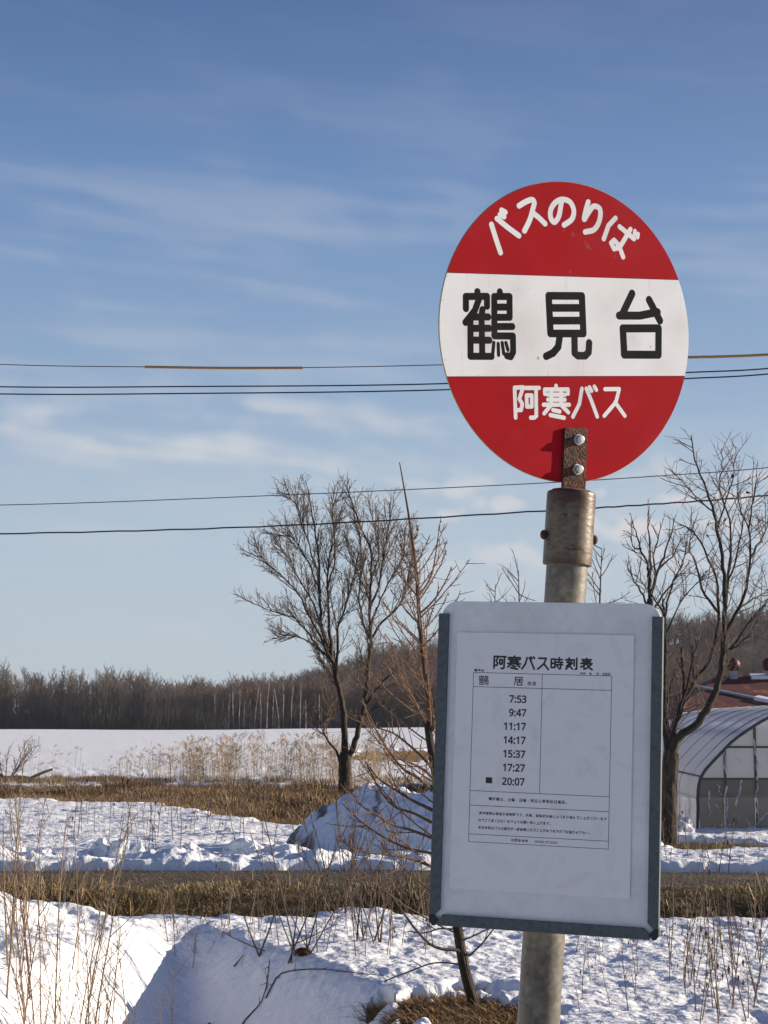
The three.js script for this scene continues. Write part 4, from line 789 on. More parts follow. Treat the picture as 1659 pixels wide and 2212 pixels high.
  for (let i = 0; i < 1100; i++) {
    const x = lerp(-12.5, 0.2, rnd()), d = lerp(51.5, 60, rnd()), clump = fbm(x * 0.45, d * 0.3, 12, 3) + 0.12 * sstep(-8, -2, x); if (clump < 0.08 || (x < -9.4 && rnd() < 0.7)) continue;
    if (rnd() < 0.35) continue;
    put(rs, x, d, 0.9 + 0.3 * rnd(), (0.42 + 0.42 * rnd()) * lerp(0.75, 1.0, sstep(-9, -4, x)), new THREE.Color(1, 0.97, 0.92).multiplyScalar(0.85 + 0.3 * rnd()));
  }
  reeds.forEach((g, k) => stuff('reeds' + (k ? '_' + String(k).padStart(3, '0') : ''), 'pale feathery reeds standing against the far snowy field', 'reeds', g, bladeMat, rs[k][0], rs[k][1]));
}
// weed stalks, each a thing: a stem with withered leaves or seed heads
function weed(seed, h, leafy, c) {
  const rnd = rng(seed), g = new THREE.Group(), S = new Tubes(), L = new Tubes();
  const l = shoot(V(0, -0.08, 0), V((rnd() - 0.5) * 0.3, 1, (rnd() - 0.5) * 0.3), h + 0.08, 7, rnd, 0.06, 0.01);
  S.add(l, taper(0.0048, 0.0022, 8), 5, c, 0.1, rnd);
  for (let k = 0; k < 3 + leafy; k++) {
    const { p, d } = along(l, 0.35 + 0.62 * rnd()), s = unit(rnd); s.y = 0.4 * rnd();
    const e = shoot(p, s.addScaledVector(d, 0.7), 0.04 + 0.10 * rnd(), 3, rnd, 0.15, 0.02); S.add(e, taper(0.0026, 0.0014, 4), 3, c, 0.1, rnd);
    if (k < leafy) { const q = e[3], a = unit(rnd).multiplyScalar(0.005 + 0.007 * rnd()), b = V(0.25 * (rnd() - 0.5), -0.6 - rnd(), 0.25 * (rnd() - 0.5)).multiplyScalar(0.024); L.quad(q.clone(), q.clone().add(a).addScaledVector(b, 0.6), q.clone().addScaledVector(b, 1.6), q.clone().sub(a).addScaledVector(b, 0.7), lin3(0.10, 0.058, 0.036).multiplyScalar(0.6 + 0.8 * rnd())); }
  }
  g.add(Object.assign(shade(new THREE.Mesh(S.geometry(), twigMat)), { name: 'stem' }));
  if (leafy) g.add(Object.assign(shade(new THREE.Mesh(L.geometry(), bladeMat)), { name: 'leaves' }));
  g.name = 'dry_weed'; g.userData = { category: 'weed' }; return g;
}
const brownStem = lin3(0.12, 0.075, 0.05), paleStem = lin3(0.22, 0.155, 0.10);
const weeds = [[1, 0.55, 4, brownStem], [2, 0.42, 1, paleStem], [3, 0.72, 6, brownStem], [4, 0.34, 0, brownStem], [5, 0.62, 2, paleStem], [6, 0.5, 5, brownStem]].map(([s, h, n, c]) => weed(500 + s, h, n, c));
{
  const rnd = rng(71);
  const ground = (px, py) => { let d = 12; for (let k = 0; k < 60; k++) { const p = at(px, py, d), e = p.y - topY(p.x, -d); d += e * 3.2; d = Math.max(10.5, Math.min(60, d)); } const p = at(px, py, d); return V(p.x, topY(p.x, -d), -d); };
  const scatter = (n, area, size, label, group) => { for (let i = 0; i < n; i++) { const p = ground(...area(i)); copyOf(weeds[Math.floor(rnd() * weeds.length)], p, rnd() * 6.28, size * (0.75 + 0.5 * rnd()), label, group); } };
  scatter(44, () => [1445 + 205 * rnd(), 1995 + 225 * rnd() ** 0.9], 0.95, 'dry brown weed stalk in the lit snow between pole and right edge', 'weed stalks in the snow right of the pole');
  scatter(12, () => [1225 + 190 * rnd(), 2040 + 160 * rnd()], 0.7, 'short dry weed stalk in the snow under the board, right of the pole', 'weed stalks just right of the pole below the board');
  scatter(46, () => [330 + 660 * rnd(), 1975 + 60 * rnd() + 40 * rnd()], 0.85, 'thin dry weed stalk on the sunlit snow shelf near the road', 'weed stalks on the snow shelf in front of the road');
  scatter(58, () => [10 + 580 * rnd() ** 0.8, 1738 + 110 * rnd()], 1.3, 'dark weed stalk poking through the white snow beyond the gravel road', 'weed stalks in the snow beyond the road');
  scatter(14, () => [1440 + 210 * rnd(), 1830 + 60 * rnd()], 1.1, 'pale weed stalk in the snow in front of the greenhouse', 'weed stalks in front of the greenhouse');
  // tall bare saplings on the bank, lower left
  const sapling = (seed, h, red) => {
    const r2 = rng(seed), g = new THREE.Group(), S = new Tubes(), W = new Tubes(), c = red ? lin3(0.20, 0.115, 0.08) : lin3(0.27, 0.185, 0.105);
    const l = shoot(V(0, -0.2, 0), V((r2() - 0.4) * 0.3, 1, (r2() - 0.5) * 0.3), h, 12, r2, 0.03, 0.006); S.add(l, taper(0.0085, 0.0024, 13), 6, c, 0.1, r2);
    ramify(W, l, r2, { from: 0.25, density: 6.5, spread: 0.42, len: 0.42, r: 0.0034, up: 0.16, lift: 0.05, wander: 0.08, color: c, next: { from: 0.35, density: 5, spread: 0.45, len: 0.12, r: 0.0022, up: 0.1, color: c } });
    g.add(Object.assign(shade(new THREE.Mesh(S.geometry(), twigMat)), { name: 'stem' })); g.add(Object.assign(shade(new THREE.Mesh(W.geometry(), twigMat)), { name: 'twigs' }));
    g.name = 'bare_sapling'; g.userData = { category: 'sapling' }; return g;
  };
  const saps = [0, 1, 2, 3, 4, 5, 6].map((k) => sapling(600 + k, [1.9, 1.5, 2.2, 1.3, 1.7, 2.0, 1.1][k], k % 3 === 1));
  const px = [8, 26, 44, 62, 80, 95, 110, 128, 142, 156, 172, 188, 204, 222, 236, 262, 150, 20, 70, 118, 200, 90, 40, 175, 320, 360, 300, 250, 128, 58, 15, 33, 52, 74, 102, 118, 136, 165, 180, 214, 228, 240, 84, 146];
  px.forEach((x, i) => {
    const d = 10.6 + 1.5 * rnd() + (i > 15 ? 0.6 : 0) + (i > 29 ? 0.5 : 0), p = at(x + 12 * (rnd() - 0.5), 2200, d), q = V(p.x, topY(p.x, -d), -d);
    const lone = x >= 250; copyOf(saps[i % 7], q, rnd() * 6.28, (0.78 + 0.36 * rnd()) * (lone ? 0.72 : i > 29 ? 0.66 : 0.9), lone ? 'lone bare sapling stem standing over the blue shaded hollow' : 'bare sapling stem in the thicket on the snow bank at lower left', lone ? 'sapling stems over the shaded hollow' : 'sapling thicket on the snow bank');
  });
  // stool of shoots with a stump, and a looser clump to its right
  const clump = (px0, py0, n, h, spread, label, stump, seed) => {
    const r2 = rng(seed), foot = ground(px0, py0), t = thing('shoot_clump', label, 'shrub', foot);
    for (let k = 0; k < n; k++) { const S = new Tubes(), a = (k / Math.max(1, n - 1) - 0.5) * 2 * spread, l = shoot(V((r2() - 0.5) * 0.25, -0.06, (r2() - 0.5) * 0.2), V(Math.sin(a) + 0.1 * (r2() - 0.5), Math.cos(a), 0.3 * (r2() - 0.5)), h * (0.6 + 0.5 * r2()), 8, r2, 0.03, 0.02); S.add(l, taper(0.0075 * (0.7 + 0.6 * r2()), 0.0028, 9), 6, lin3(0.10, 0.07, 0.05), 0.3, r2); ramify(S, l, r2, { from: 0.45, density: 4.5, spread: 0.35, len: 0.34, r: 0.0034, up: 0.2, lift: 0.04, color: lin3(0.13, 0.085, 0.06) }); part('shoot', S.geometry(), twigMat, t); }
    if (stump) { const g = new THREE.IcosahedronGeometry(0.055, 4), q = g.attributes.position; for (let i = 0; i < q.count; i++) { const v = V(q.getX(i), q.getY(i), q.getZ(i)), s = 1 + 0.5 * fbm(v.x * 14, v.y * 14, v.z * 14, 3); q.setXYZ(i, v.x * s * 1.25, v.y * s * 0.75 + 0.02, v.z * s); } g.computeVertexNormals(); part('stump', g, std({ map: soilTex, color: new THREE.Color(0.22, 0.18, 0.15), roughness: 1 }), t); }
  };
  clump(655, 2062, 9, 1.35, 0.5, 'stump with tall dark shoots on the sunlit snow shelf', true, 81);
  clump(795, 2034, 10, 0.9, 0.3, 'loose clump of upright twigs right of the stump with shoots', false, 82);
  clump(745, 1968, 11, 1.25, 0.45, 'airy upright reddish shrub at the snow edge in front of the mound', false, 86);
  clump(885, 1958, 10, 1.1, 0.55, 'tangled thin shrub just left of the board at the verge', false, 87);
  clump(585, 2050, 4, 0.7, 1.25, 'few twigs leaning flat over the snow left of the stump', false, 83);
  // shrub and fallen logs at the left edge, beyond the track
  {
    const d = 53, foot = at(12, 1694, d); foot.y = topY(foot.x, foot.z); const t = thing('bare_shrub', 'round bare shrub at the left edge in front of the white field', 'shrub', foot), r2 = rng(84), W = new Tubes();
    for (let k = 0; k < 16; k++) { const a = r2() * 6.28, l = shoot(V(0, -0.1, 0), V(Math.cos(a) * 0.7, 1, Math.sin(a) * 0.7), 1.1 + 0.9 * r2(), 7, r2, 0.09, 0.02), S = new Tubes(); S.add(l, taper(0.022, 0.006, 8), 5, lin3(0.10, 0.075, 0.06), 0.2, r2); part('stem', S.geometry(), twigMat, t); ramify(W, l, r2, { from: 0.3, density: 6, spread: 0.5, len: 0.5, r: 0.008, up: 0.1, lift: 0.05, color: lin3(0.15, 0.11, 0.09), next: { from: 0.2, density: 7, spread: 0.5, len: 0.22, r: 0.006, up: 0.1, color: lin3(0.16, 0.12, 0.10) } }); }
    part('twigs', W.geometry(), twigMat, t);
  }
  [[[[8, 1702], [50, 1688], [95, 1668], [112, 1662]], 0.06, 'long fallen log propped up at the left edge beside the shrub'], [[[-20, 1690], [30, 1694], [75, 1700], [120, 1702]], 0.14, 'thick dark log lying flat at the left edge'], [[[40, 1706], [62, 1696], [84, 1684]], 0.05, 'short dark log leaning in front of the thick flat log']].forEach(([pts, r, label], i) => {
    const q = smooth(pts.map(([x, y], k) => at(x, y, 54 + 0.6 * k - i)), 14), foot = q[0].clone(); foot.y = topY(foot.x, foot.z); const t = thing('fallen_log', label, 'log', foot), T = new Tubes(); for (const v of q) v.y = Math.max(v.y, topY(v.x, v.z) + r * 0.5); T.add(q, taper(r, r * 0.7, 15), 10, lin3(0.055, 0.042, 0.033), 0.1, rnd); ramify(T, q, rnd, { from: 0.3, density: 1.4, spread: 0.6, len: 0.4, r: 0.015, up: 0.2, color: lin3(0.06, 0.045, 0.035) }); part('log', T.geometry(foot), barkMat, t);
  });
  // twigs fallen on the snow of the hollow
  [[[[452, 2215], [490, 2180], [530, 2150], [566, 2122], [582, 2110]], 'long fallen branch lying across the blue shaded snow', 1.3], [[[575, 2135], [600, 2112], [640, 2100], [700, 2098], [760, 2105], [830, 2112]], 'thin fallen twig on the lit snow rim left of the larch', 0.8], [[[505, 2092], [516, 2080], [526, 2066]], 'small dark fallen twig at the rim of the hollow', 0.8]].forEach(([pts, label, s]) => {
    const q = smooth(pts.map(([x, y]) => ground(x, y).add(V(0, 0.015, 0))), 12), foot = q[0].clone(), t = thing('fallen_branch', label, 'branch', foot), T = new Tubes(); T.add(q, taper(0.008 * s, 0.003, 13), 6, lin3(0.07, 0.05, 0.038), 0.1, rnd); ramify(T, q, rnd, { from: 0.1, density: 9, spread: 0.55, len: 0.10 * s, r: 0.003, up: 0.05, lift: 0, color: lin3(0.07, 0.05, 0.038) }); part('branch', T.geometry(foot), twigMat, t);
  });
  // matted grass at the larch's foot
  {
    const heap = [1, 2].map((k) => tuft(440 + k, 26, 0.11, 0.08, 1.25, 0.0035)), hs = heap.map(() => [[], []]);
    for (let i = 0; i < 2600; i++) { const x = lerp(-0.5, 1.5, rnd()), d = lerp(10.2, 13, rnd()); if (snowDepth(x, -d) > 0.015) continue; const k = i % 2; hs[k][0].push(place(x, topY(x, -d), -d, 0.8 + 0.6 * rnd(), rnd() * 6.28, 0.6 + 0.7 * rnd())); hs[k][1].push(new THREE.Color(0.72, 0.58, 0.42).multiplyScalar(0.5 + 0.5 * rnd())); }
    heap.forEach((g, k) => stuff('matted_grass' + (k ? '_001' : ''), 'dark matted dead grass melted free at the foot of the larch', 'grass', g, bladeMat, hs[k][0], hs[k][1]));
  }
}
// ---------------------------------------------------------------- snow mound and lumps
{
  const foot = V(0.22, 0, -23.6); foot.y = groundY(foot.x, foot.z);
  const mound = thing('snow_mound', 'big blue shaded ploughed snow mound with a dirty flank beyond the road', 'snow mound', foot), N = 150, p = [], c = [], idx = [];
  const hgt = (x, z) => { const u = x * 0.74 + z * 0.67, w = -x * 0.67 + z * 0.74; const r = Math.hypot(Math.max(0, Math.abs(u - 0.25) - 0.85) / 1.5, w / (w > 0 ? 1.25 : 1.5)) + 0.22 * fbm(x * 1.1, z * 1.1, 8.2, 3); return 1.12 * Math.pow(Math.max(0, 1 - r), 0.62) + (r < 1 ? (0.18 * fbm(x * 2.1, z * 2.1, 4.4, 4) + 0.11 * fbm(x * 6, z * 6, 2, 3)) * sstep(1, 0.8, r) : 0) - 0.12; };
  for (let i = 0; i <= N; i++) for (let j = 0; j <= N; j++) {
    const x = lerp(-2.7, 2.7, j / N), z = lerp(-2.4, 2.4, i / N), y = hgt(x, z); p.push(x, y, z);
    const dirt = Math.min(0.92, sstep(0.08, 0.22, fbm(x * 3.1, z * 2.4 + y * 3, 7.7, 5) + 0.46 * Math.exp(-(((x + 1.45) / 0.45) ** 2)) * sstep(0.95, 0.1, y) - 0.02));
    c.push(lerp(1, 0.13, dirt), lerp(1, 0.11, dirt), lerp(1, 0.09, dirt));
    if (i && j) { const o = i * (N + 1) + j; idx.push(o - N - 2, o - 1, o - N - 1, o - N - 1, o - 1, o); }
  }
  const g = new THREE.BufferGeometry(); g.setAttribute('position', new THREE.Float32BufferAttribute(p, 3)); g.setAttribute('color', new THREE.Float32BufferAttribute(c, 3)); g.setAttribute('uv', new THREE.Float32BufferAttribute(p.filter((_, i) => i % 3 !== 1), 2)); g.setIndex(idx); g.computeVertexNormals();
  part('snow_heap', g, snowMat, mound);
  const rnd = rng(91);
  const lump = (seed, s) => { const g2 = new THREE.IcosahedronGeometry(s, 5), q = g2.attributes.position; for (let i = 0; i < q.count; i++) { const v = V(q.getX(i), q.getY(i), q.getZ(i)), k = 1 + 0.75 * fbm(v.x / s * 1.4, v.y / s * 1.4, v.z / s * 1.4 + seed, 4); q.setXYZ(i, v.x * k * 1.3, v.y * k * 0.8, v.z * k); } g2.computeVertexNormals(); const col = new Float32Array(q.count * 3).fill(1); g2.setAttribute('color', new THREE.BufferAttribute(col, 3)); return g2; };
  const lumps = [1, 2, 3].map((k) => lump(k * 3.3, 0.13));
  [[516, 1862, 1.5], [545, 1868, 0.9], [492, 1868, 0.8], [420, 1866, 1.0], [380, 1868, 0.8], [445, 1869, 0.7], [255, 1866, 1.0], [215, 1868, 1.1], [180, 1869, 0.7], [300, 1870, 0.6], [580, 1872, 0.7], [610, 1873, 0.6], [100, 1868, 0.8], [30, 1866, 0.9], [60, 1870, 0.6], [0, 1867, 0.9]].forEach(([x, y, s], i) => {
    const d = 21.2 + 0.25 * rnd(), q = at(x, y, d), m = shade(new THREE.Mesh(lumps[i % 3], snowMat)); m.name = numbered('snow_lump'); m.position.set(q.x, topY(q.x, -d) + 0.02, -d); m.rotation.set(rnd(), rnd() * 6, rnd()); m.scale.setScalar(s);
    tag(m, i === 0 ? 'largest lump of ploughed snow beside the foot of the mound' : 'lump of ploughed snow along the far edge of the road', 'snow lump', i === 0 ? null : 'snow lumps along the road'); scene.add(m);
  });
}
// ---------------------------------------------------------------- greenhouse and barn
{
  const A = at(1506.5, 1815, 29), foot = V(A.x, groundY(A.x, A.z), A.z), W = 4.7, L = 13, turn = -0.045;
  const gh = thing('greenhouse', 'arched greenhouse of hazy plastic over steel hoops, its end wall torn', 'greenhouse', foot); gh.rotation.y = turn;
  const prof = []; { const q = smooth([[0, 0], [0.02, 0.4], [0.03, 0.75], [0.10, 1.02], [0.4, 1.36], [0.64, 1.6], [0.86, 1.76], [1.22, 1.98], [1.7, 2.16], [W / 2, 2.25]].map(([x, y]) => V(x, y, 0)), 22); for (const v of q) prof.push(v); for (let i = q.length - 2; i >= 0; i--) prof.push(V(W - q[i].x, q[i].y, 0)); }
  const film = new THREE.MeshPhysicalMaterial({ color: srgb(236, 235, 236), roughness: 0.7, specularIntensity: 0.3, transmission: 0.5, thickness: 0, side: THREE.DoubleSide });
  const steel = std({ color: srgb(74, 76, 82), metalness: 0.3, roughness: 0.6 });
  const rnd = rng(95);
  { // the sheet, slack between hoops
    const rows = 78, p = [], idx = [], n = prof.length;
    for (let i = 0; i <= rows; i++) for (let j = 0; j < n; j++) { const z = -L * i / rows, sag = 0.012 * Math.abs(Math.sin(Math.PI * i / rows * 8)) * Math.sin(Math.PI * j / (n - 1)); const c = V(W / 2, 0.8, 0), v = prof[j].clone(), o = v.clone().sub(c).normalize(); v.addScaledVector(o, 0.026 - sag + 0.01 * fbm(z * 1.5, j * 0.2, 3, 3)); p.push(v.x, v.y, z); if (i && j) { const k = i * n + j; idx.push(k - n - 1, k - n, k - 1, k - n, k, k - 1); } }
    const g = new THREE.BufferGeometry(); g.setAttribute('position', new THREE.Float32BufferAttribute(p, 3)); g.setIndex(idx); g.computeVertexNormals(); part('plastic_cover', g, film, gh);
  }
  for (let k = 0; k <= 8; k++) { const T = new Tubes(); T.add(prof.map((v) => V(v.x, v.y, -L * (k / 8) ** 1.25)), taper(k ? 0.024 : 0.026, k ? 0.024 : 0.026, prof.length), 8, WHITE, 0); part('hoop', T.geometry(), steel, gh); }
  for (const [x, y] of [[0.08, 1.0], [0.86, 1.74], [W / 2, 2.2], [W - 0.86, 1.74]]) part('purlin', new THREE.CylinderGeometry(0.018, 0.018, L, 8).rotateX(Math.PI / 2).translate(x, y, -L / 2), steel, gh);
  // end wall: posts, rails and one plastic pane per field
  const topAt = (x) => { for (let i = 1; i < prof.length; i++) if (prof[i].x >= x) return lerp(prof[i - 1].y, prof[i].y, (x - prof[i - 1].x) / Math.max(1e-4, prof[i].x - prof[i - 1].x)); return 0; };
  const xs = [0.02, 0.50, 1.02, 1.56, 2.35, 3.14, 3.68, 4.2, W - 0.02], ys = [0.0, 0.96, 1.5, 2.3];
  for (const x of xs.slice(1, -1)) part('post', new THREE.BoxGeometry(0.032, topAt(x), 0.04).translate(x, topAt(x) / 2, 0.0), steel, gh);
  for (const y of ys.slice(1, -1)) { let a = 0, b = W; while (topAt(a) < y && a < W / 2) a += 0.02; b = W - a; part('rail', new THREE.BoxGeometry(b - a, 0.022, 0.03).translate((a + b) / 2, y, 0.004), steel, gh); }
  const hazy = new THREE.MeshPhysicalMaterial({ color: srgb(222, 223, 220), roughness: 0.6, transmission: 0.4, thickness: 0, side: THREE.DoubleSide }), greyish = new THREE.MeshPhysicalMaterial({ color: srgb(124, 120, 112), roughness: 0.6, transmission: 0.45, thickness: 0, side: THREE.DoubleSide });  // lower panes take a darker grey-brown translucent plastic
  for (let i = 0; i < xs.length - 1; i++) for (let j = 0; j < 3; j++) {
    const a = xs[i] + 0.024, b = xs[i + 1] - 0.024, lo = ys[j] + 0.018, N = 8, p = [], idx = [];
    if (Math.max(topAt(a), topAt(b)) < lo + 0.08) continue;
    for (let s = 0; s <= N; s++) { const x = lerp(a, b, s / N), y1 = Math.max(lo + 0.01, Math.min(ys[j + 1] - 0.018, topAt(x) - 0.02)); for (const y of [lo, y1]) p.push(x, y, -0.01 + 0.012 * fbm(x * 5, y * 4, i + j, 3)); if (s) { const o = s * 2; idx.push(o - 2, o, o - 1, o, o + 1, o - 1); } }
    const g = new THREE.BufferGeometry(); g.setAttribute('position', new THREE.Float32BufferAttribute(p, 3)); g.setIndex(idx); g.computeVertexNormals(); part('pane', g, j === 0 ? greyish : hazy, gh, j === 0 ? 'darker grey brown lower pane' : undefined);
  }
  // loose shreds of film
  const shred = new THREE.MeshPhysicalMaterial({ color: srgb(214, 216, 220), roughness: 0.3, transmission: 0.4, thickness: 0, side: THREE.DoubleSide });
  [[0.20, 0.8, 0.45, 0.02], [0.50, 0.85, 0.8, -0.02], [0.78, 0.95, 0.45, -0.12], [0.96, 1.74, 0.55, 0.12], [1.04, 1.3, 0.35, 0.0], [0.66, 1.5, 0.25, 0.1], [1.62, 1.4, 0.5, 0.05], [0.3, 0.55, 0.35, 0.3], [1.2, 0.4, 0.3, -0.3], [0.49, 1.42, 0.4, 0.02], [1.03, 0.9, 0.5, -0.02], [1.57, 1.9, 0.7, 0.03], [0.36, 0.9, 0.2, 0.05], [1.3, 1.45, 0.22, -0.06], [0.51, 0.5, 0.42, 0.01]].forEach(([x, y, h, lean], k) => {
    const n = 10, p = [], idx = []; for (let s = 0; s <= n; s++) { const t = s / n, w = 0.005 + 0.014 * Math.abs(Math.sin(t * 7 + k)), cx = x + lean * t + 0.012 * Math.sin(t * 9 + k * 2) + 0.008 * Math.sin(t * 23 + k); p.push(cx - w, y - h * t, 0.035 + 0.03 * Math.sin(t * 5 + k), cx + w, y - h * t - 0.02, 0.05 + 0.03 * Math.cos(t * 8 + k)); if (s) { const o = s * 2; idx.push(o - 2, o, o - 1, o, o + 1, o - 1); } }
    const g = new THREE.BufferGeometry(); g.setAttribute('position', new THREE.Float32BufferAttribute(p, 3)); g.setIndex(idx); g.computeVertexNormals(); part('torn_strip', g, shred, gh);
  });
  part('sill_board', new RoundedBoxGeometry(W, 0.12, 0.05, 2, 0.01).translate(W / 2, 0.03, 0.03), std({ color: srgb(70, 62, 54), roughness: 0.9 }), gh);
  // a crumpled bag of film at the tree's foot
  const g = new THREE.IcosahedronGeometry(0.2, 5), q = g.attributes.position; for (let i = 0; i < q.count; i++) { const v = V(q.getX(i), q.getY(i), q.getZ(i)), s = 1 + 0.9 * fbm(v.x * 9, v.y * 9, v.z * 9, 3); q.setXYZ(i, v.x * s, v.y * s * 1.2 + 0.12, v.z * s); } g.computeVertexNormals();
  const bag = at(1472, 1790, 27.8), b = shade(new THREE.Mesh(g, new THREE.MeshPhysicalMaterial({ color: srgb(205, 205, 212), roughness: 0.4, transmission: 0.25, thickness: 0 }))); b.name = 'crumpled_film'; b.position.set(bag.x, topY(bag.x, bag.z) - 0.05, bag.z); tag(b, 'crumpled heap of plastic film between the gnarled tree and the greenhouse', 'plastic film'); scene.add(b);
}
{
  const d0 = 43.5, d1 = 48.5, eave = 1.9, ridge = 3.28, xa = at(1440, 1548, d0).x, xr = at(1545, 1462, d1).x, xb = xa + 13;
  const foot = V(xa, groundY(xa, -d0), -d0), barn = thing('barn', 'low barn with a rusty red hipped roof behind the greenhouse', 'barn', foot);
  const rustRoof = std({ map: canvasTex(512, 256, (u, v) => { const n = tfbm(u, v, 6, 3, 5), m = tfbm(u, v * 0.2, 30, 5, 3), k = 1 + 0.5 * n + 0.35 * m, o = sstep(0.12, 0.34, n); return [lerp(94, 126, o) * k, lerp(50, 78, o) * k, lerp(42, 52, o) * k]; }), roughness: 0.8, metalness: 0.1 });
  const slope = (pts, name, m, label) => { const p = [], uv = [], tri = pts.length === 3 ? [0, 1, 2] : [0, 1, 2, 0, 2, 3]; for (const q of pts) { p.push(q[0], q[1], q[2]); uv.push(q[0] * 0.22, (q[1] + q[2]) * 0.3); } const top = new THREE.BufferGeometry(); top.setAttribute('position', new THREE.Float32BufferAttribute(p, 3)); top.setAttribute('uv', new THREE.Float32BufferAttribute(uv, 2)); top.setIndex(tri); top.computeVertexNormals(); return part(name, top, m, barn, label); };
  const X0 = -0.25, XR = xr - xa, X1 = xb - xa, Zr = -(d1 - d0), Zb = 2 * Zr, e = eave, r = ridge;
  slope([[X0, e, 0.3], [X1, e, 0.3], [X1 - XR, r, Zr], [XR, r, Zr]], 'roof_slope', rustRoof); slope([[X0, e, Zb], [X0, e, 0.3], [XR, r, Zr]], 'roof_slope', rustRoof); slope([[X1, e, Zb], [X0, e, Zb], [XR, r, Zr], [X1 - XR, r, Zr]], 'roof_slope', rustRoof); slope([[X1, e, 0.3], [X1, e, Zb], [X1 - XR, r, Zr]], 'roof_slope', rustRoof);
  const onSlope = (x, t) => V(x, lerp(e, r, t), lerp(0.3, Zr, t)), strip = (a, b, w, h, m, name) => { const L = a.distanceTo(b), g = new RoundedBoxGeometry(L, h, w, 2, 0.008), o = shade(new THREE.Mesh(g, m)); o.name = name; o.position.copy(a).lerp(b, 0.5); const X = b.clone().sub(a).normalize(), N = V(0, 0.3 - Zr, r - e).normalize(), Z = V(0, 0, 0).crossVectors(X, N).normalize(); o.quaternion.setFromRotationMatrix(new THREE.Matrix4().makeBasis(X, N, Z)); o.position.addScaledVector(N, h / 2); barn.add(o); return o; };
  const pale = std({ color: srgb(150, 150, 156), metalness: 0.2, roughness: 0.5 }), snowy = std({ color: new THREE.Color(0.86, 0.87, 0.9), roughness: 0.8 });
  const P0 = onSlope(XR * 0.62, 0.80), P1 = onSlope(XR + 3.2, 0.02);
  strip(P0, P1, 0.14, 0.06, pale, 'flashing'); strip(P0.clone().lerp(P1, 0.36), P0.clone().lerp(P1, 0.56), 0.24, 0.10, snowy, 'snow_patch'); strip(P0.clone().lerp(P1, 0.72), P0.clone().lerp(P1, 0.98), 0.2, 0.10, snowy, 'snow_patch');
  strip(onSlope(0.35, 0.12), onSlope(1.15, 0.13), 0.7, 0.10, snowy, 'snow_patch'); strip(onSlope(XR + 1.0, 0.985), onSlope(XR + 3.6, 0.985), 0.3, 0.1, snowy, 'snow_patch'); strip(onSlope(XR, 0.995), onSlope(X1 - XR, 0.995), 0.25, 0.05, rustRoof, 'ridge_cap');
  for (const [a, b] of [[0.4, 0.9], [1.1, 1.9], [2.0, 3.6], [4, 5.2]]) strip(onSlope(a, 0.0), onSlope(b, 0.0), 0.25, 0.08, snowy, 'snow_patch');
  const wine = std({ color: srgb(86, 34, 30), roughness: 0.6 });
  for (const x of [at(1583, 1470, d1).x - xa, at(1660, 1470, d1).x - xa, at(1740, 1470, d1).x - xa]) {
    const v = new THREE.Group(); v.name = 'roof_vent'; v.position.set(x, r, Zr + 0.12); barn.add(v);
    const neck = shade(new THREE.Mesh(new THREE.CylinderGeometry(0.11, 0.13, 0.3, 16).translate(0, 0.1, 0), pale)); neck.name = 'vent_neck'; v.add(neck);
    const cap = shade(new THREE.Mesh(new THREE.SphereGeometry(0.2, 20, 14).scale(1, 1.05, 1).translate(0, 0.36, 0), wine)); cap.name = 'vent_cap'; v.add(cap);
  }
  const wood = std({ color: srgb(96, 78, 62), roughness: 0.9 });
  for (const [w, dpt, x, z] of [[X1 - 0.3, 0.14, X1 / 2, 0.0], [X1 - 0.3, 0.14, X1 / 2, Zb + 0.3], [0.14, -Zb - 0.44, 0.15, Zb / 2 + 0.15], [0.14, -Zb - 0.44, X1 - 0.15, Zb / 2 + 0.15]]) part('wall', new THREE.BoxGeometry(w, eave + 0.02, dpt).translate(x, eave / 2 - 0.03, z), wood, barn);
}
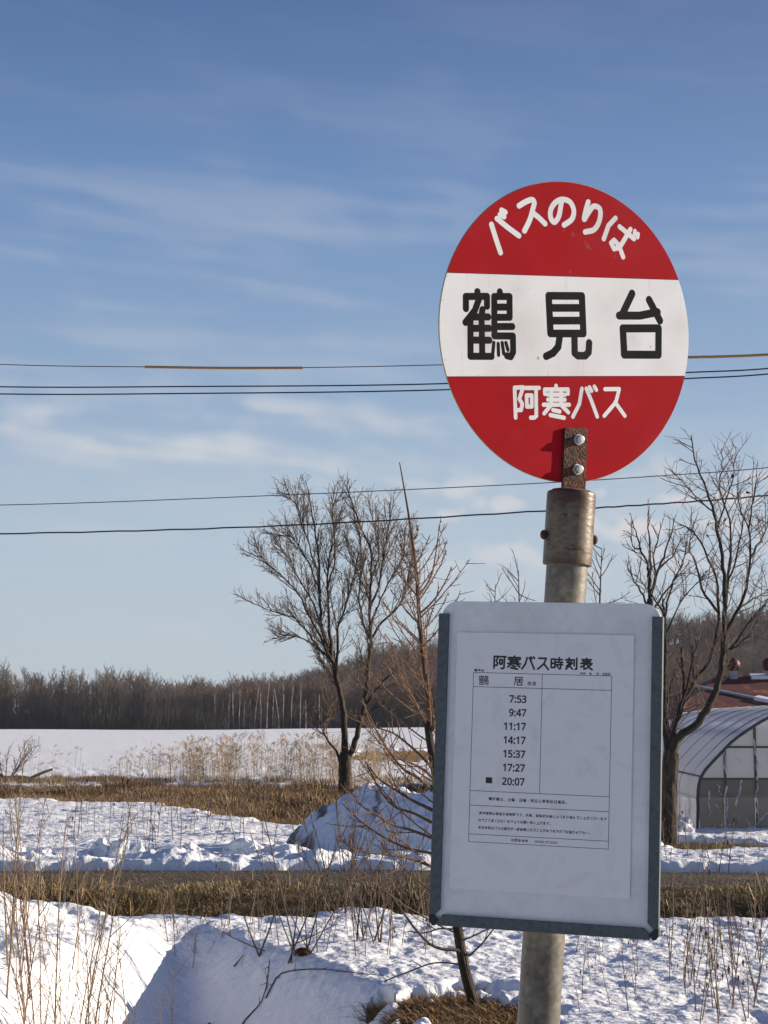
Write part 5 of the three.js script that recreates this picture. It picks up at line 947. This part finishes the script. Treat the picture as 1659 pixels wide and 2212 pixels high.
// ---------------------------------------------------------------- overhead lines
{
  const cableMat = std({ color: srgb(34, 34, 38), roughness: 0.7 }), wireMat = std({ color: srgb(70, 74, 82), metalness: 0.4, roughness: 0.5 }), sleeveMat = std({ color: srgb(168, 122, 62), roughness: 0.55 });
  const lineY = (pts, d) => { const q = pts.map(([x, y]) => at(x, y, d - (x - 829) * 0.0012)); const first = q[0], last = q[q.length - 1], e0 = first.clone().addScaledVector(q[1].clone().sub(first), 3.2 * 1), e = []; e.push(first.clone().sub(q[1].clone().sub(first).multiplyScalar(2.2)).add(V(0, 0.25, 0))); e.push(...q); e.push(last.clone().add(last.clone().sub(q[q.length - 2]).multiplyScalar(3)).add(V(0, 0.3, 0))); return smooth(e, 90); };
  const cable = (pts, d, r, m, label, name = 'overhead_cable', wavy = 0) => { const l = lineY(pts, d); if (wavy) l.forEach((v, i) => { v.y += wavy * Math.sin(i * 1.9); }); const foot = l[0].clone(), t = thing(name, label, 'cable', foot), T = new Tubes(); T.add(l, taper(r, r, l.length), 7, WHITE, 0); part('wire', T.geometry(foot), m, t); return { t, l, foot }; };
  const top = cable([[0, 787], [310, 792.5], [655, 794], [1000, 787], [1480, 774], [1659, 766]], 30, 0.0085, wireMat, 'topmost overhead wire carrying brown insulating sleeves');
  for (const [x0, y0, x1, y1] of [[313, 792.5, 653, 794.5], [1470, 772, 1700, 764]]) { const T = new Tubes(), a = at(x0, y0, 30 - (x0 - 829) * 0.0012), b = at(x1, y1, 30 - (x1 - 829) * 0.0012); const l = smooth([a, a.clone().lerp(b, 0.5).add(V(0, -0.012, 0)), b], 12); T.add(l, taper(0.024, 0.024, 13), 9, WHITE, 0); part('insulating_sleeve', T.geometry(top.foot), sleeveMat, top.t, x0 < 1000 ? 'brown sleeve left of the disc' : 'brown sleeve right of the disc'); }
  cable([[0, 835.5], [400, 835], [950, 829], [1480, 805], [1659, 796]], 30, 0.013, cableMat, 'upper of the twin dark overhead cables below the sleeved wire');
  cable([[0, 851], [400, 850], [960, 842], [1480, 818], [1659, 808]], 29.6, 0.013, cableMat, 'lower of the twin dark overhead cables below the sleeved wire');
  cable([[0, 1091], [500, 1074], [1180, 1043], [1440, 1027], [1659, 1010]], 31, 0.0085, wireMat, 'thin grey overhead wire passing behind the rusty bracket');
  cable([[0, 1153], [600, 1136], [1170, 1104], [1400, 1090], [1659, 1070]], 31, 0.0145, cableMat, 'lowest overhead cable, slightly twisted, crossing the big bare tree top', 'overhead_cable', 0.006);
}
renderer.render(scene, camera);
